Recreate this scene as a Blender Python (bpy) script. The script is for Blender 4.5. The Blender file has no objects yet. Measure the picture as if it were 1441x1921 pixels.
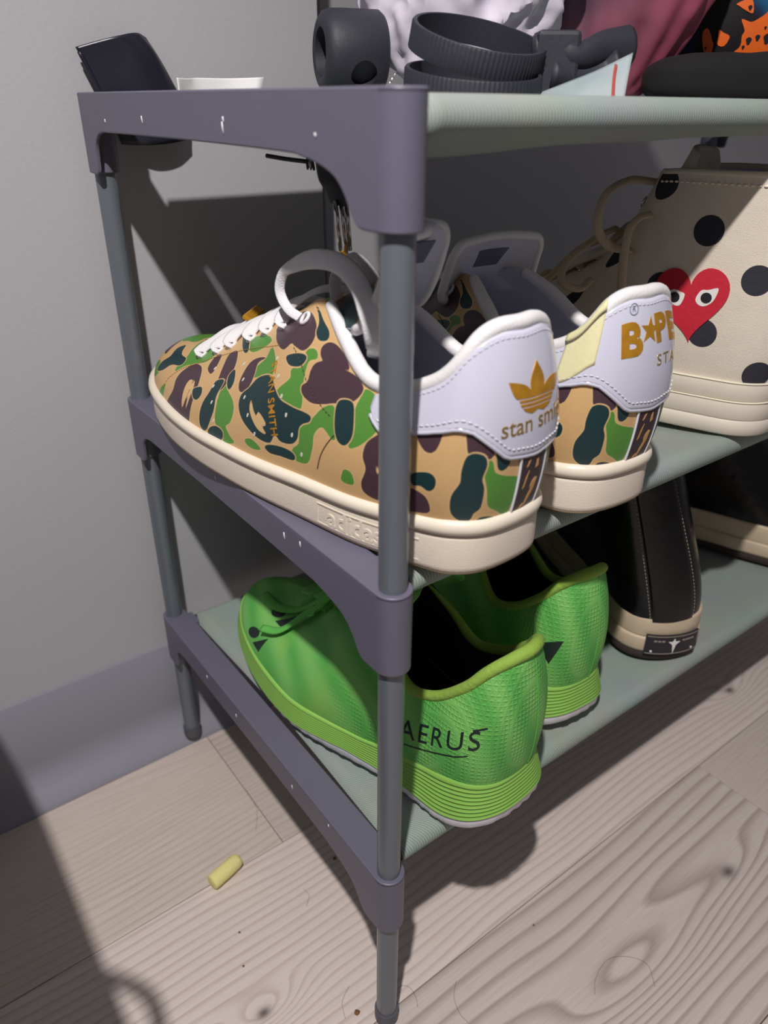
import bpy, bmesh, math, random
import numpy as np
from mathutils import Vector, Matrix

# ------------------------------------------------------------------ camera
scene = bpy.context.scene
C = scene.collection
cd = bpy.data.cameras.new('camera')
camera = bpy.data.objects.new('camera', cd)
C.objects.link(camera)
scene.camera = camera
CP = (-0.15729315, -0.20252806, 0.48502021)
FW = Vector((0.52812903, 0.70181279, -0.47805705))
RT = Vector((0.80126355, -0.59827184, 0.00689398))
UP = Vector((0.28116979, 0.3866906, 0.87830173))
camera.matrix_world = Matrix(((RT.x, UP.x, -FW.x, CP[0]), (RT.y, UP.y, -FW.y, CP[1]), (RT.z, UP.z, -FW.z, CP[2]), (0, 0, 0, 1)))
cd.sensor_fit = 'VERTICAL'
cd.sensor_height = 36.0
cd.lens = 1403.48 / 1921 * 36.0
cd.clip_start = 0.01
cd.dof.use_dof = True
cd.dof.focus_distance = 0.40
cd.dof.aperture_fstop = 9.0

# ------------------------------------------------------------------ world and lamp
world = bpy.data.worlds.new('room_ambient')
scene.world = world
world.use_nodes = True
world.node_tree.nodes['Background'].inputs[0].default_value = (0.97, 0.93, 1.0, 1)
world.node_tree.nodes['Background'].inputs[1].default_value = 0.145
ld = bpy.data.lights.new('lamp', 'SPOT')
ld.energy = 33.5
ld.color = (1.0, 0.955, 0.92)
ld.shadow_soft_size = 0.013
ld.spot_size = math.radians(106)
ld.spot_blend = 1.0
lamp = bpy.data.objects.new('lamp', ld)
lamp.location = (-0.28, -0.26, 1.03)
lamp.rotation_euler = (Vector((0.05, 0.08, 0.0)) - Vector(lamp.location)).to_track_quat('-Z', 'Y').to_euler()
C.objects.link(lamp)
scene.view_settings.view_transform = 'Standard'
scene.view_settings.look = 'None'
scene.view_settings.gamma = 1
scene.view_settings.use_curve_mapping = False
scene.view_settings.exposure = 0.0

PI = math.pi
R = math.radians
rnd = random.Random(7)
Z1, Z2, Z3 = 0.490, 0.310, 0.130
FZ = -0.009     # floor level; the back feet stand on the cove of the baseboard
DEP = 0.282
LEN = 0.62
RC, RP = 0.0085, 0.0061
LABELLED = []

# ------------------------------------------------------------------ materials
def lin(c):
    return tuple((v / 255 / 12.92) if v / 255 <= 0.04045 else ((v / 255 + 0.055) / 1.055) ** 2.4 for v in c) + (1,)

def nodes_of(name, rough=0.5, spec=0.5, metal=0.0):
    m = bpy.data.materials.new(name)
    m.use_nodes = True
    nt = m.node_tree
    b = nt.nodes['Principled BSDF']
    b.inputs['Roughness'].default_value = rough
    b.inputs['Specular IOR Level'].default_value = spec
    b.inputs['Metallic'].default_value = metal
    return m, nt, b

def nd(nt, kind, **kw):
    n = nt.nodes.new('ShaderNode' + kind)
    for k, v in kw.items():
        if k.startswith('i_'):
            n.inputs[k[2:].replace('_', ' ')].default_value = v
        else:
            setattr(n, k, v)
    return n

def coord(nt, scale=(1, 1, 1), rot=(0, 0, 0), kind='Object'):
    tc = nd(nt, 'TexCoord')
    mp = nd(nt, 'Mapping')
    mp.inputs['Scale'].default_value = scale
    mp.inputs['Rotation'].default_value = rot
    nt.links.new(tc.outputs[kind], mp.inputs[0])
    return mp.outputs[0]

def mat(name, col, rough=0.5, spec=0.5, metal=0.0, noise=0.06, nscale=60, bump=0.0, bscale=400, coat=0.0, sheen=0.0, trans=0.0, alpha=1.0):
    m, nt, b = nodes_of(name, rough, spec, metal)
    L = nt.links
    v = coord(nt)
    n = nd(nt, 'TexNoise')
    n.inputs['Scale'].default_value = nscale
    n.inputs['Detail'].default_value = 4
    L.new(v, n.inputs['Vector'])
    mx = nd(nt, 'MixRGB')
    c = lin(col)
    mx.inputs[1].default_value = tuple(x * (1 - noise) for x in c[:3]) + (1,)
    mx.inputs[2].default_value = tuple(min(1, x * (1 + noise)) for x in c[:3]) + (1,)
    L.new(n.outputs['Fac'], mx.inputs[0])
    L.new(mx.outputs[0], b.inputs['Base Color'])
    if bump:
        n2 = nd(nt, 'TexNoise')
        n2.inputs['Scale'].default_value = bscale
        n2.inputs['Detail'].default_value = 3
        L.new(v, n2.inputs['Vector'])
        bp = nd(nt, 'Bump')
        bp.inputs['Strength'].default_value = bump
        bp.inputs['Distance'].default_value = 0.001
        L.new(n2.outputs['Fac'], bp.inputs['Height'])
        L.new(bp.outputs[0], b.inputs['Normal'])
    b.inputs['Coat Weight'].default_value = coat
    b.inputs['Coat Roughness'].default_value = 0.145
    b.inputs['Sheen Weight'].default_value = sheen
    b.inputs['Transmission Weight'].default_value = trans
    b.inputs['Alpha'].default_value = alpha
    return m

M = {}
M['bracket'] = mat('grey_violet_plastic', (101, 98, 116), 0.42, 0.5, noise=0.03, bump=0.06, bscale=900)
M['post'] = mat('coated_grey_steel', (104, 110, 119), 0.28, 0.6, noise=0.02, metal=0.1)
M['cap'] = mat('dark_foot_plastic', (84, 84, 94), 0.5)
M['scuff'] = mat('pale_scuff', (225, 225, 232), 0.5)
M['white_patent'] = mat('white_patent_leather', (206, 206, 224), 0.16, 0.5, noise=0.01, coat=0.5)
M['piping'] = mat('white_leather_piping', (226, 224, 226), 0.55, noise=0.03, bump=0.2, bscale=900)
M['lining'] = mat('grey_lining', (200, 200, 214), 0.8, noise=0.05, bump=0.3, bscale=1200)
M['lace'] = mat('white_lace', (226, 224, 228), 0.85, noise=0.04, bump=0.5, bscale=1500)
M['stitch'] = mat('white_thread', (214, 214, 222), 0.8)
M['dark_stitch'] = mat('dark_thread', (74, 60, 50), 0.8)
M['gold'] = mat('gold_foil', (224, 158, 48), 0.3, metal=0.55, noise=0.45, nscale=160)
M['gold_pale'] = mat('pale_gold_foil', (206, 176, 110), 0.3, metal=0.8, noise=0.3, nscale=200)
M['cream_rubber'] = mat('cream_rubber', (224, 212, 196), 0.55, noise=0.02, bump=0.22, bscale=1600)
M['cream_roll'] = mat('smooth_cream_rubber', (228, 217, 200), 0.4, noise=0.02)
M['outsole'] = mat('worn_outsole', (176, 158, 128), 0.8, noise=0.2)
M['green_lace'] = mat('green_lace', (96, 184, 80), 0.85, noise=0.08)
M['green_mid'] = mat('lime_midsole', (146, 200, 92), 0.5, noise=0.04)
M['lime'] = mat('lime_collar_knit', (140, 174, 70), 0.85, noise=0.1, bump=0.5)
M['green_in'] = mat('dark_green_lining', (28, 44, 30), 0.9, noise=0.1, bump=0.4)
M['white_rub'] = mat('white_rubber', (226, 222, 232), 0.45, noise=0.03)
M['ink'] = mat('black_print', (24, 38, 36), 0.5)
M['black_leather'] = mat('black_leather', (8, 8, 11), 0.24, 0.4, noise=0.1, bump=0.3, bscale=120, coat=0.0)
M['black_lining'] = mat('black_lining', (16, 15, 18), 0.9)
M['boot_thread'] = mat('grey_thread', (150, 140, 128), 0.8)
M['foxing'] = mat('dirty_cream_rubber', (205, 186, 160), 0.5, noise=0.22, nscale=45)
M['patch_black'] = mat('black_rubber_patch', (34, 32, 42), 0.45)
M['heart_red'] = mat('red_felt', (196, 30, 52), 0.75, noise=0.05, bump=0.3)
M['eye_white'] = mat('white_print', (232, 228, 224), 0.7)
M['eye_black'] = mat('black_pupil', (22, 24, 30), 0.7)
M['masking'] = mat('yellow_masking_tape', (222, 216, 170), 0.7, noise=0.03, bump=0.15)
M['foam'] = mat('yellow_foam', (236, 226, 150), 0.9, noise=0.05, bump=0.6, bscale=700)
M['black_plastic'] = mat('black_plastic', (34, 34, 46), 0.32, noise=0.05)
M['matte_black'] = mat('matte_black_plastic', (38, 39, 50), 0.6, noise=0.05, bump=0.15)
M['bore'] = mat('dark_bore', (20, 20, 32), 0.8)
M['paper'] = mat('white_paper', (232, 230, 232), 0.7, noise=0.03)
M['tissue'] = mat('crumpled_white_plastic', (214, 206, 222), 0.5, noise=0.06, nscale=20)
M['pink'] = mat('pink_plastic', (176, 84, 112), 0.35, noise=0.12, nscale=18, alpha=0.93)
M['zip'] = mat('clear_zip_bag', (206, 222, 226), 0.2, noise=0.05, alpha=0.42)
M['red_line'] = mat('red_zip_line', (196, 84, 70), 0.4, alpha=0.7)
M['chrome'] = mat('chrome', (214, 208, 204), 0.14, metal=1.0, noise=0.02)
M['grout'] = mat('floor_gap', (70, 60, 56), 0.9)
M['fabric'] = None

def fabric_mat():
    m, nt, b = nodes_of('grey_green_twill', 0.85, 0.2)
    L = nt.links
    v = coord(nt)
    w = nd(nt, 'TexWave')
    w.inputs['Scale'].default_value = 230
    w.inputs['Distortion'].default_value = 0.3
    mp = coord(nt, (1, 1, 1), (0, 0, R(-35)))
    L.new(mp, w.inputs['Vector'])
    n = nd(nt, 'TexNoise')
    n.inputs['Scale'].default_value = 25
    L.new(v, n.inputs['Vector'])
    mx = nd(nt, 'MixRGB')
    mx.inputs[1].default_value = lin((140, 152, 146))
    mx.inputs[2].default_value = lin((168, 178, 172))
    L.new(w.outputs['Fac'], mx.inputs[0])
    m2 = nd(nt, 'MixRGB', blend_type='MULTIPLY')
    m2.inputs[0].default_value = 0.25
    L.new(mx.outputs[0], m2.inputs[1])
    L.new(n.outputs['Color'], m2.inputs[2])
    L.new(m2.outputs[0], b.inputs['Base Color'])
    bp = nd(nt, 'Bump')
    bp.inputs['Strength'].default_value = 0.35
    bp.inputs['Distance'].default_value = 0.0003
    L.new(w.outputs['Fac'], bp.inputs['Height'])
    L.new(bp.outputs[0], b.inputs['Normal'])
    return m
M['fabric'] = fabric_mat()

def wood_mat(name, seed, base, dark, cathedral=0.0, centre=(0, 0)):
    m, nt, b = nodes_of(name, 0.5, 0.35)
    L = nt.links
    tc = nd(nt, 'TexCoord')
    mp = nd(nt, 'Mapping')
    mp.inputs['Location'].default_value = (seed * 1.7 - centre[0], seed * 0.37 - centre[1], seed)
    mp.inputs['Scale'].default_value = (1, 1, 1)
    L.new(tc.outputs['Object'], mp.inputs[0])
    # low frequency bending of the grain
    sc = nd(nt, 'Mapping')
    sc.inputs['Scale'].default_value = (3.2, 13.0, 1)
    L.new(mp.outputs[0], sc.inputs[0])
    n = nd(nt, 'TexNoise')
    n.inputs['Scale'].default_value = 1.0
    n.inputs['Detail'].default_value = 1.5
    n.inputs['Roughness'].default_value = 0.35
    L.new(sc.outputs[0], n.inputs['Vector'])
    sx = nd(nt, 'SeparateXYZ')
    L.new(mp.outputs[0], sx.inputs[0])
    ma = nd(nt, 'Math', operation='MULTIPLY')
    ma.inputs[1].default_value = 0.055 * (1 + cathedral)
    L.new(n.outputs['Fac'], ma.inputs[0])
    ad = nd(nt, 'Math', operation='ADD')
    L.new(sx.outputs['Y'], ad.inputs[0])
    L.new(ma.outputs[0], ad.inputs[1])
    ms = nd(nt, 'Math', operation='MULTIPLY')
    ms.inputs[1].default_value = 175
    L.new(ad.outputs[0], ms.inputs[0])
    fr = nd(nt, 'Math', operation='FRACT')
    L.new(ms.outputs[0], fr.inputs[0])
    cr = nd(nt, 'ValToRGB')
    e = cr.color_ramp.elements
    e[0].position = 0.0; e[0].color = (0, 0, 0, 1)
    e[1].position = 1.0; e[1].color = (0.15, 0.15, 0.15, 1)
    k = e.new(0.55); k.color = (0.1, 0.1, 0.1, 1)
    k = e.new(0.86); k.color = (1, 1, 1, 1)
    L.new(fr.outputs[0], cr.inputs[0])
    n3 = nd(nt, 'TexNoise')
    n3.inputs['Scale'].default_value = 6
    n3.inputs['Detail'].default_value = 3
    L.new(mp.outputs[0], n3.inputs['Vector'])
    am = nd(nt, 'Math', operation='MULTIPLY')
    L.new(cr.outputs[0], am.inputs[0])
    rr = nd(nt, 'MapRange')
    rr.inputs[1].default_value = 0.35; rr.inputs[2].default_value = 0.65
    rr.inputs[3].default_value = 0.05; rr.inputs[4].default_value = 0.55
    L.new(n3.outputs['Fac'], rr.inputs[0])
    L.new(rr.outputs[0], am.inputs[1])
    # fine fibres
    f = nd(nt, 'Mapping')
    f.inputs['Scale'].default_value = (30, 900, 1)
    L.new(mp.outputs[0], f.inputs[0])
    n4 = nd(nt, 'TexNoise')
    n4.inputs['Scale'].default_value = 1
    n4.inputs['Detail'].default_value = 2
    L.new(f.outputs[0], n4.inputs['Vector'])
    mx = nd(nt, 'MixRGB')
    mx.inputs[1].default_value = lin(base)
    mx.inputs[2].default_value = lin(dark)
    L.new(am.outputs[0], mx.inputs[0])
    m2 = nd(nt, 'MixRGB', blend_type='OVERLAY')
    m2.inputs[0].default_value = 0.18
    L.new(mx.outputs[0], m2.inputs[1])
    L.new(n4.outputs['Fac'], m2.inputs[2])
    L.new(m2.outputs[0], b.inputs['Base Color'])
    bp = nd(nt, 'Bump')
    bp.inputs['Strength'].default_value = 0.25
    bp.inputs['Distance'].default_value = 0.0004
    L.new(am.outputs[0], bp.inputs['Height'])
    L.new(bp.outputs[0], b.inputs['Normal'])
    return m

# ------------------------------------------------------------------ object helpers
def link_mesh(name, me, m, parent=None, smooth=True):
    o = bpy.data.objects.new(name, me)
    C.objects.link(o)
    for mm in (m if isinstance(m, (list, tuple)) else [m]):
        me.materials.append(mm)
    if smooth:
        me.polygons.foreach_set('use_smooth', [True] * len(me.polygons))
    if parent is not None:
        o.parent = parent
        o.matrix_parent_inverse = Matrix.Identity(4)
    return o

def mesh_obj(name, verts, faces, m, parent=None, smooth=True, mi=None):
    me = bpy.data.meshes.new(name)
    me.from_pydata([tuple(map(float, v)) for v in verts], [], faces)
    if mi is not None:
        me.polygons.foreach_set('material_index', mi)
    me.update()
    o = link_mesh(name, me, m, parent, smooth)
    return o

def bm_obj(name, bm, m, parent=None, smooth=True):
    me = bpy.data.meshes.new(name)
    bm.to_mesh(me)
    bm.free()
    return link_mesh(name, me, m, parent, smooth)

def sharp(o, ang=35):
    bm = bmesh.new(); bm.from_mesh(o.data)
    for e in bm.edges:
        if len(e.link_faces) == 2 and e.calc_face_angle(0) > R(ang):
            e.smooth = False
    bm.to_mesh(o.data); bm.free()
    return o

def tag(o, label=None, cat=None, group=None, kind=None):
    if label: o['label'] = label
    if cat: o['category'] = cat
    if group: o['group'] = group
    if kind: o['kind'] = kind
    return o

def thing(name, label, cat, loc=(0, 0, 0), rz=0, group=None):
    o = bpy.data.objects.new(name, None)
    o.empty_display_size = 0.02
    C.objects.link(o)
    o.location = loc
    o.rotation_euler = (0, 0, rz)
    return tag(o, label, cat, group)

def unit(v):
    v = np.asarray(v, float)
    n = np.linalg.norm(v, axis=-1, keepdims=True)
    return v / np.maximum(n, 1e-12)

def catmull(P, n, closed=False):
    P = np.asarray(P, float)
    k = len(P)
    out = []
    segs = k if closed else k - 1
    for s in range(segs):
        if closed:
            p0, p1, p2, p3 = P[(s - 1) % k], P[s], P[(s + 1) % k], P[(s + 2) % k]
        else:
            p1, p2 = P[s], P[s + 1]
            p0 = P[s - 1] if s > 0 else 2 * p1 - p2
            p3 = P[s + 2] if s + 2 < k else 2 * p2 - p1
        t = np.linspace(0, 1, n, endpoint=False).reshape((-1,) + (1,) * (P.ndim - 1))
        out.append(0.5 * (2 * p1 + (p2 - p0) * t + (2 * p0 - 5 * p1 + 4 * p2 - p3) * t ** 2 + (3 * p1 - p0 - 3 * p2 + p3) * t ** 3))
    out = np.concatenate(out)
    if not closed:
        out = np.concatenate([out, P[-1:]])
    return out

def sweep(path, rx, ry=None, up=(0, 0, 1), n=10, closed=False, ups=None, caps=True, rscale=None):
    """tube of elliptic section along a path: rx across, ry along up"""
    path = np.asarray(path, float)
    ry = rx if ry is None else ry
    k = len(path)
    if closed:
        T = unit(np.roll(path, -1, 0) - np.roll(path, 1, 0))
    else:
        T = unit(np.gradient(path, axis=0))
    U = np.tile(np.asarray(up, float), (k, 1)) if ups is None else np.asarray(ups, float)
    S = unit(np.cross(T, U))
    U = unit(np.cross(S, T))
    a = np.linspace(0, 2 * PI, n, endpoint=False)
    rs = np.ones(k) if rscale is None else np.asarray(rscale)
    V = path[:, None] + rs[:, None, None] * (S[:, None] * (np.cos(a) * rx)[None, :, None] + U[:, None] * (np.sin(a) * ry)[None, :, None])
    V = V.reshape(-1, 3)
    F = []
    m = k if closed else k - 1
    for i in range(m):
        for j in range(n):
            F.append((i * n + j, i * n + (j + 1) % n, ((i + 1) % k) * n + (j + 1) % n, ((i + 1) % k) * n + j))
    if not closed and caps:
        F.append(tuple(range(n))[::-1])
        F.append(tuple((k - 1) * n + j for j in range(n)))
    return V, [tuple(reversed(f)) for f in F]

def merge(parts):
    V, F, o = [], [], 0
    for v, f in parts:
        V.append(np.asarray(v, float).reshape(-1, 3))
        F += [tuple(i + o for i in q) for q in f]
        o += len(V[-1])
    return np.concatenate(V), F

def box(lo, hi):
    (a, b, c), (d, e, f) = lo, hi
    V = [(a, b, c), (d, b, c), (d, e, c), (a, e, c), (a, b, f), (d, b, f), (d, e, f), (a, e, f)]
    F = [(0, 3, 2, 1), (4, 5, 6, 7), (0, 1, 5, 4), (1, 2, 6, 5), (2, 3, 7, 6), (3, 0, 4, 7)]
    return V, F

def box_obj(name, lo, hi, m, parent=None, bev=0.0):
    V, F = box(lo, hi)
    bm = bmesh.new()
    vs = [bm.verts.new(v) for v in V]
    for f in F: bm.faces.new([vs[i] for i in f])
    if bev:
        bmesh.ops.bevel(bm, geom=bm.edges[:], offset=bev, segments=2, affect='EDGES', profile=0.5)
    return bm_obj(name, bm, m, parent, smooth=False)

def bevel_mod(o, w, seg=2, ang=40):
    b = o.modifiers.new('bevel', 'BEVEL')
    b.width = w; b.segments = seg; b.limit_method = 'ANGLE'; b.angle_limit = R(ang)
    return o
# ------------------------------------------------------------------ lofted shoe surfaces
class Surf:
    """closed loop of ribs (heel centre -> left side -> toe centre -> right side), each a cubic from sole to top edge"""
    def __init__(s, left, right=None, nu=300, nv=60):
        Lf = np.array(left, float)
        Rt = np.array(left if right is None else right, float).copy()
        Rt[:, :, 0] *= -1
        ctrl = np.concatenate([Lf, Rt[-2:0:-1]])
        k = len(Lf) - 1
        D = catmull(ctrl, 40, closed=True)          # (n,4,3)
        # equal arclength at mid height, per half so that U=.5 is the toe centre
        mid = 0.3 * D[:, 0] + 0.4 * D[:, 1] + 0.3 * D[:, 2]
        half = k * 40
        idx = []
        for a, b in ((0, half), (half, len(D))):
            seg = np.concatenate([mid[a:b], mid[b % len(D)][None]])
            d = np.concatenate([[0], np.cumsum(np.linalg.norm(np.diff(seg, axis=0), axis=1))])
            idx.append(a + np.interp(np.linspace(0, d[-1], nu // 2, endpoint=False), d, np.arange(b - a + 1)))
            s.half = d[-1]
        idx = np.concatenate(idx)
        i0 = np.floor(idx).astype(int); fr = (idx - i0)[:, None, None]
        Q = D[i0 % len(D)] * (1 - fr) + D[(i0 + 1) % len(D)] * fr
        t = np.linspace(0, 1, 81)[None, :, None]
        B = Q[:, None, 0] * (1 - t) ** 3 + 3 * Q[:, None, 1] * (1 - t) ** 2 * t + 3 * Q[:, None, 2] * (1 - t) * t ** 2 + Q[:, None, 3] * t ** 3
        G = np.empty((len(Q), nv, 3))
        for i in range(len(Q)):
            d = np.concatenate([[0], np.cumsum(np.linalg.norm(np.diff(B[i], axis=0), axis=1))])
            w = np.linspace(0, d[-1], nv)
            for c in range(3): G[i, :, c] = np.interp(w, d, B[i, :, c])
        s.G = G
        s.nu, s.nv = len(Q), nv
        du = np.roll(G, -1, 0) - np.roll(G, 1, 0)
        dv = np.gradient(G, axis=1)
        N = unit(np.cross(dv, du))
        c = G.mean((0, 1))
        if (N * (G - c)).sum() < 0: N = -N
        s.N = N
    def _at(s, A, U, V):
        U = np.asarray(U, float) % 1.0; V = np.clip(np.asarray(V, float), 0, 1)
        x = U * s.nu; i = np.floor(x).astype(int) % s.nu; fx = (x - np.floor(x))[..., None]
        y = V * (s.nv - 1); j = np.minimum(np.floor(y).astype(int), s.nv - 2); fy = (y - j)[..., None]
        i2 = (i + 1) % s.nu
        return (A[i, j] * (1 - fx) + A[i2, j] * fx) * (1 - fy) + (A[i, j + 1] * (1 - fx) + A[i2, j + 1] * fx) * fy
    def pt(s, U, V, off=0.0):
        return s._at(s.G, U, V) + np.asarray(off)[..., None] * unit(s._at(s.N, U, V)) if np.ndim(off) else s._at(s.G, U, V) + off * unit(s._at(s.N, U, V))
    def nrm(s, U, V): return unit(s._at(s.N, U, V))
    def scale(s, U, V):
        e = 2e-3
        a = np.linalg.norm(s.pt(U + e, V) - s.pt(U - e, V)) / (2 * e)
        v0, v1 = max(0, V - .02), min(1, V + .02)
        b = np.linalg.norm(s.pt(U, v1) - s.pt(U, v0)) / (v1 - v0)
        return a, b
# ------------------------------------------------------------------ low sneaker shape (left shoe, heel at origin, toe +Y)
CAM_L = [  # P0, P1, P2, P3 for ribs, heel centre to toe centre, left (outer) side
 [(0, .004, .020), (0, -.004, .047), (0, .000, .078), (0, .0075, .1025)],
 [(-.015, .006, .020), (-.021, .000, .047), (-.015, .002, .078), (-.0105, .0095, .1022)],
 [(-.024, .013, .020), (-.0325, .010, .046), (-.025, .009, .074), (-.0190, .0125, .0965)],
 [(-.0285, .024, .019), (-.0365, .022, .043), (-.029, .020, .068), (-.0245, .020, .0835)],
 [(-.0325, .042, .018), (-.0390, .042, .040), (-.033, .042, .060), (-.0275, .040, .0745)],
 [(-.0360, .062, .017), (-.0410, .063, .037), (-.036, .063, .058), (-.0278, .060, .0745)],
 [(-.0400, .095, .016), (-.0435, .094, .038), (-.036, .090, .070), (-.0235, .082, .0890)],
 [(-.0440, .122, .015), (-.0465, .118, .040), (-.036, .112, .076), (-.0160, .104, .0975)],
 [(-.0465, .150, .0145), (-.0485, .147, .036), (-.034, .142, .066), (-.0110, .132, .0860)],
 [(-.0475, .186, .014), (-.0495, .185, .032), (-.034, .178, .055), (-.0095, .170, .0705)],
 [(-.0445, .222, .0150), (-.0465, .222, .032), (-.032, .215, .047), (-.0080, .208, .0575)],
 [(-.0360, .258, .0165), (-.0385, .259, .033), (-.026, .250, .044), (-.0055, .234, .0500)],
 [(-.0210, .283, .018), (-.0230, .285, .033), (-.015, .269, .044), (-.0028, .240, .0485)],
 [(0, .293, .019), (0, .297, .033), (0, .280, .044), (0, .242, .0480)],
]
def widen(st, f0, f1):
    """the inner side: narrower at the waist, fuller at the ball"""
    out = []
    for r in st:
        y = r[0][1]
        k = f0 if y < .12 else f0 + (f1 - f0) * min(1, (y - .12) / .05)
        out.append([(p[0] * (k if i < 2 else 1), p[1], p[2]) for i, p in enumerate(r)])
    return out
def heel_shift(left, right, d, y1):
    def f(st, sg):
        return [[(p[0] + sg * d * max(0, 1 - p[1] / y1), p[1], p[2]) for p in r] for r in st]
    return f(left, 1), f(right, -1)
def widen_heel(st, k, y1):
    return [[(p[0] * (1 + k * max(0, 1 - p[1] / y1)), p[1], p[2]) for p in r] for r in st]
SNK_L, SNK_R = heel_shift(CAM_L, widen_heel(widen(CAM_L, .88, .93), .22, .07), .0055, .07)
# camouflage print, traced in (loop, height) thousandths of the shoe surface
CAMO = [
 ('b', [(355,562),(342,541),(332,462),(325,349),(323,235),(323,46),(341,7),(364,-18),(377,46),(370,139),(365,245),(370,351),(369,448),(362,534)]),
 ('b', [(327,687),(318,566),(318,502),(330,543),(335,622),(335,686)]),
 ('b', [(306,728),(290,613),(284,491),(287,404),(295,395),(302,498),(308,592),(315,698)]),
 ('b', [(246,643),(254,612),(249,525),(250,439),(259,416),(266,470),(268,563),(266,624),(257,649)]),
 ('b', [(255,800),(273,934),(255,956),(209,903),(197,871),(194,809),(199,740),(210,728),(216,733),(222,690),(236,719)]),
 ('b', [(183,858),(177,919),(163,952),(149,938),(159,867),(170,814),(180,815)]),
 ('b', [(181,765),(172,827),(157,885),(140,949),(129,936),(130,850),(138,760),(150,685),(160,618),(171,565),(182,562),(186,597),(182,646),(183,709)]),
 ('b', [(100,707),(106,655),(113,581),(115,472),(112,373),(116,251),(114,172),(103,136),(85,157),(80,282),(87,443),(85,589),(89,683)]),
 ('d', [(430,692),(405,586),(386,572),(382,483),(399,431),(408,319),(423,252),(426,353),(421,482),(436,595)]),
 ('d', [(331,336),(327,365),(319,380),(314,330),(317,276),(325,279)]),
 ('d', [(302,459),(290,469),(290,349),(286,239),(291,96),(300,93),(305,169),(306,272),(303,367)]),
 ('d', [(284,560),(275,479),(275,415),(282,441),(288,515)]),
 ('d', [(235,532),(222,538),(213,489),(203,449),(192,454),(185,464),(178,479),(169,489),(169,453),(175,413),(178,372),(178,308),(183,254),(194,229),(201,251),(205,190),(218,185),(234,223),(246,273),(254,340),(255,405),(248,454),(243,506)]),
 ('d', [(286,124),(277,152),(267,133),(267,79),(278,61),(288,75)]),
 ('d', [(210,154),(203,182),(189,204),(180,197),(180,156),(193,142),(204,130)]),
 ('d', [(214,659),(209,685),(194,739),(192,711),(196,664),(206,632)]),
 ('d', [(219,959),(198,934),(185,937),(182,903),(189,857),(196,865),(200,912)]),
 ('d', [(147,689),(143,757),(133,797),(128,710),(126,581),(131,488),(138,482),(143,544)]),
 ('d', [(340,995),(325,962),(287,725),(292,709),(317,841)]),
 ('g', [(403,729),(414,885),(365,820),(342,711),(342,612),(354,571),(372,507),(382,401),(387,474),(389,599)]),
 ('g', [(290,484),(278,412),(264,350),(258,285),(259,209),(264,178),(256,127),(249,95),(264,70),(268,131),(279,171),(284,275),(287,370)]),
 ('g', [(395,162),(385,227),(388,-25),(402,-8)]),
 ('g', [(302,845),(280,841),(257,769),(265,709),(278,699),(295,771)]),
 ('g', [(247,717),(228,637),(222,574),(223,518),(237,529),(249,518),(253,582),(245,643)]),
 ('g', [(195,764),(187,811),(182,788),(188,739),(188,695),(186,632),(180,495),(189,455),(200,450),(210,434),(209,486),(200,577),(202,622),(194,697)]),
 ('g', [(159,599),(149,670),(142,577),(142,464),(155,488),(162,406),(162,315),(166,190),(178,163),(182,221),(176,285),(177,385),(167,484)]),
 ('g', [(127,932),(119,940),(108,862),(106,714),(115,576),(125,492),(128,506),(125,640),(129,768),(128,860)]),
 ('g', [(235,146),(226,163),(214,129),(222,111),(231,118)]),
 ('g', [(130,308),(124,297),(123,210),(133,198),(133,254)]),
 ('t', [(238,382),(230,323),(219,270),(210,228),(220,235),(230,281),(237,334)]),
 ('t', [(225,330),(217,308),(212,277),(217,264),(223,290)]),
 ('t', [(338,156),(345,292),(346,386),(341,408),(337,343),(336,251)]),
 ('t', [(338,418),(331,336),(330,154),(334,283)]),
 ('t', [(104,447),(102,400),(101,347),(104,394)]),
 ('b', [(79,294),(72,286),(65,242),(62,178),(63,123),(73,114),(83,113),(84,215)]),
 ('b', [(77,695),(70,699),(60,647),(60,578),(63,537),(69,556),(75,627)]),
 ('b', [(43,565),(39,566),(30,523),(23,452),(24,424),(27,407),(34,418),(40,452),(42,513)]),
 ('d', [(76,405),(65,412),(59,360),(59,301),(63,282),(69,320),(75,324)]),
 ('d', [(41,443),(36,451),(30,426),(28,378),(30,311),(28,249),(29,147),(33,121),(36,73),(43,77),(48,130),(48,228),(44,291),(43,314),(43,376)]),
 ('d', [(23,463),(13,421),(12,363),(16,333),(20,346),(22,402)]),
 ('d', [(31,62),(27,88),(18,70),(9,17),(21,24)]),
 ('g', [(30,403),(27,410),(24,382),(22,333),(15,303),(3,271),(3,196),(5,95),(8,57),(17,108),(24,152),(26,244),(30,358)]),
]
EYELETS = [(0.2171, 0.876), (0.2569, 0.914), (0.2812, 0.897), (0.3021, 0.833), (0.3277, 0.821), (0.3412, 0.743), (0.3635, 0.682)]
PERF = [(0.2252, 0.638), (0.2134, 0.551), (0.2024, 0.469), (0.193, 0.394), (0.1836, 0.308), (0.1723, 0.223), (0.2758, 0.603), (0.2625, 0.495), (0.2491, 0.39), (0.2369, 0.293), (0.2233, 0.201), (0.3182, 0.555), (0.3015, 0.414), (0.2928, 0.3), (0.2822, 0.181)]
SEAM_EYE = [(0.3685, 0.492), (0.3566, 0.558), (0.3392, 0.645), (0.313, 0.709), (0.2786, 0.727), (0.2319, 0.717)]
SEAM_EYE2 = [(0.2102, 0.72), (0.1936, 0.683), (0.1817, 0.639), (0.1682, 0.609), (0.1564, 0.596), (0.1471, 0.597)]
SEAM_Q = [(0.1423, 0.505), (0.1488, 0.397), (0.1534, 0.295), (0.1561, 0.193)]
SEAM_TOE = [(0.3882, 0.19), (0.3842, 0.318), (0.3747, 0.446), (0.3605, 0.552)]
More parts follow.
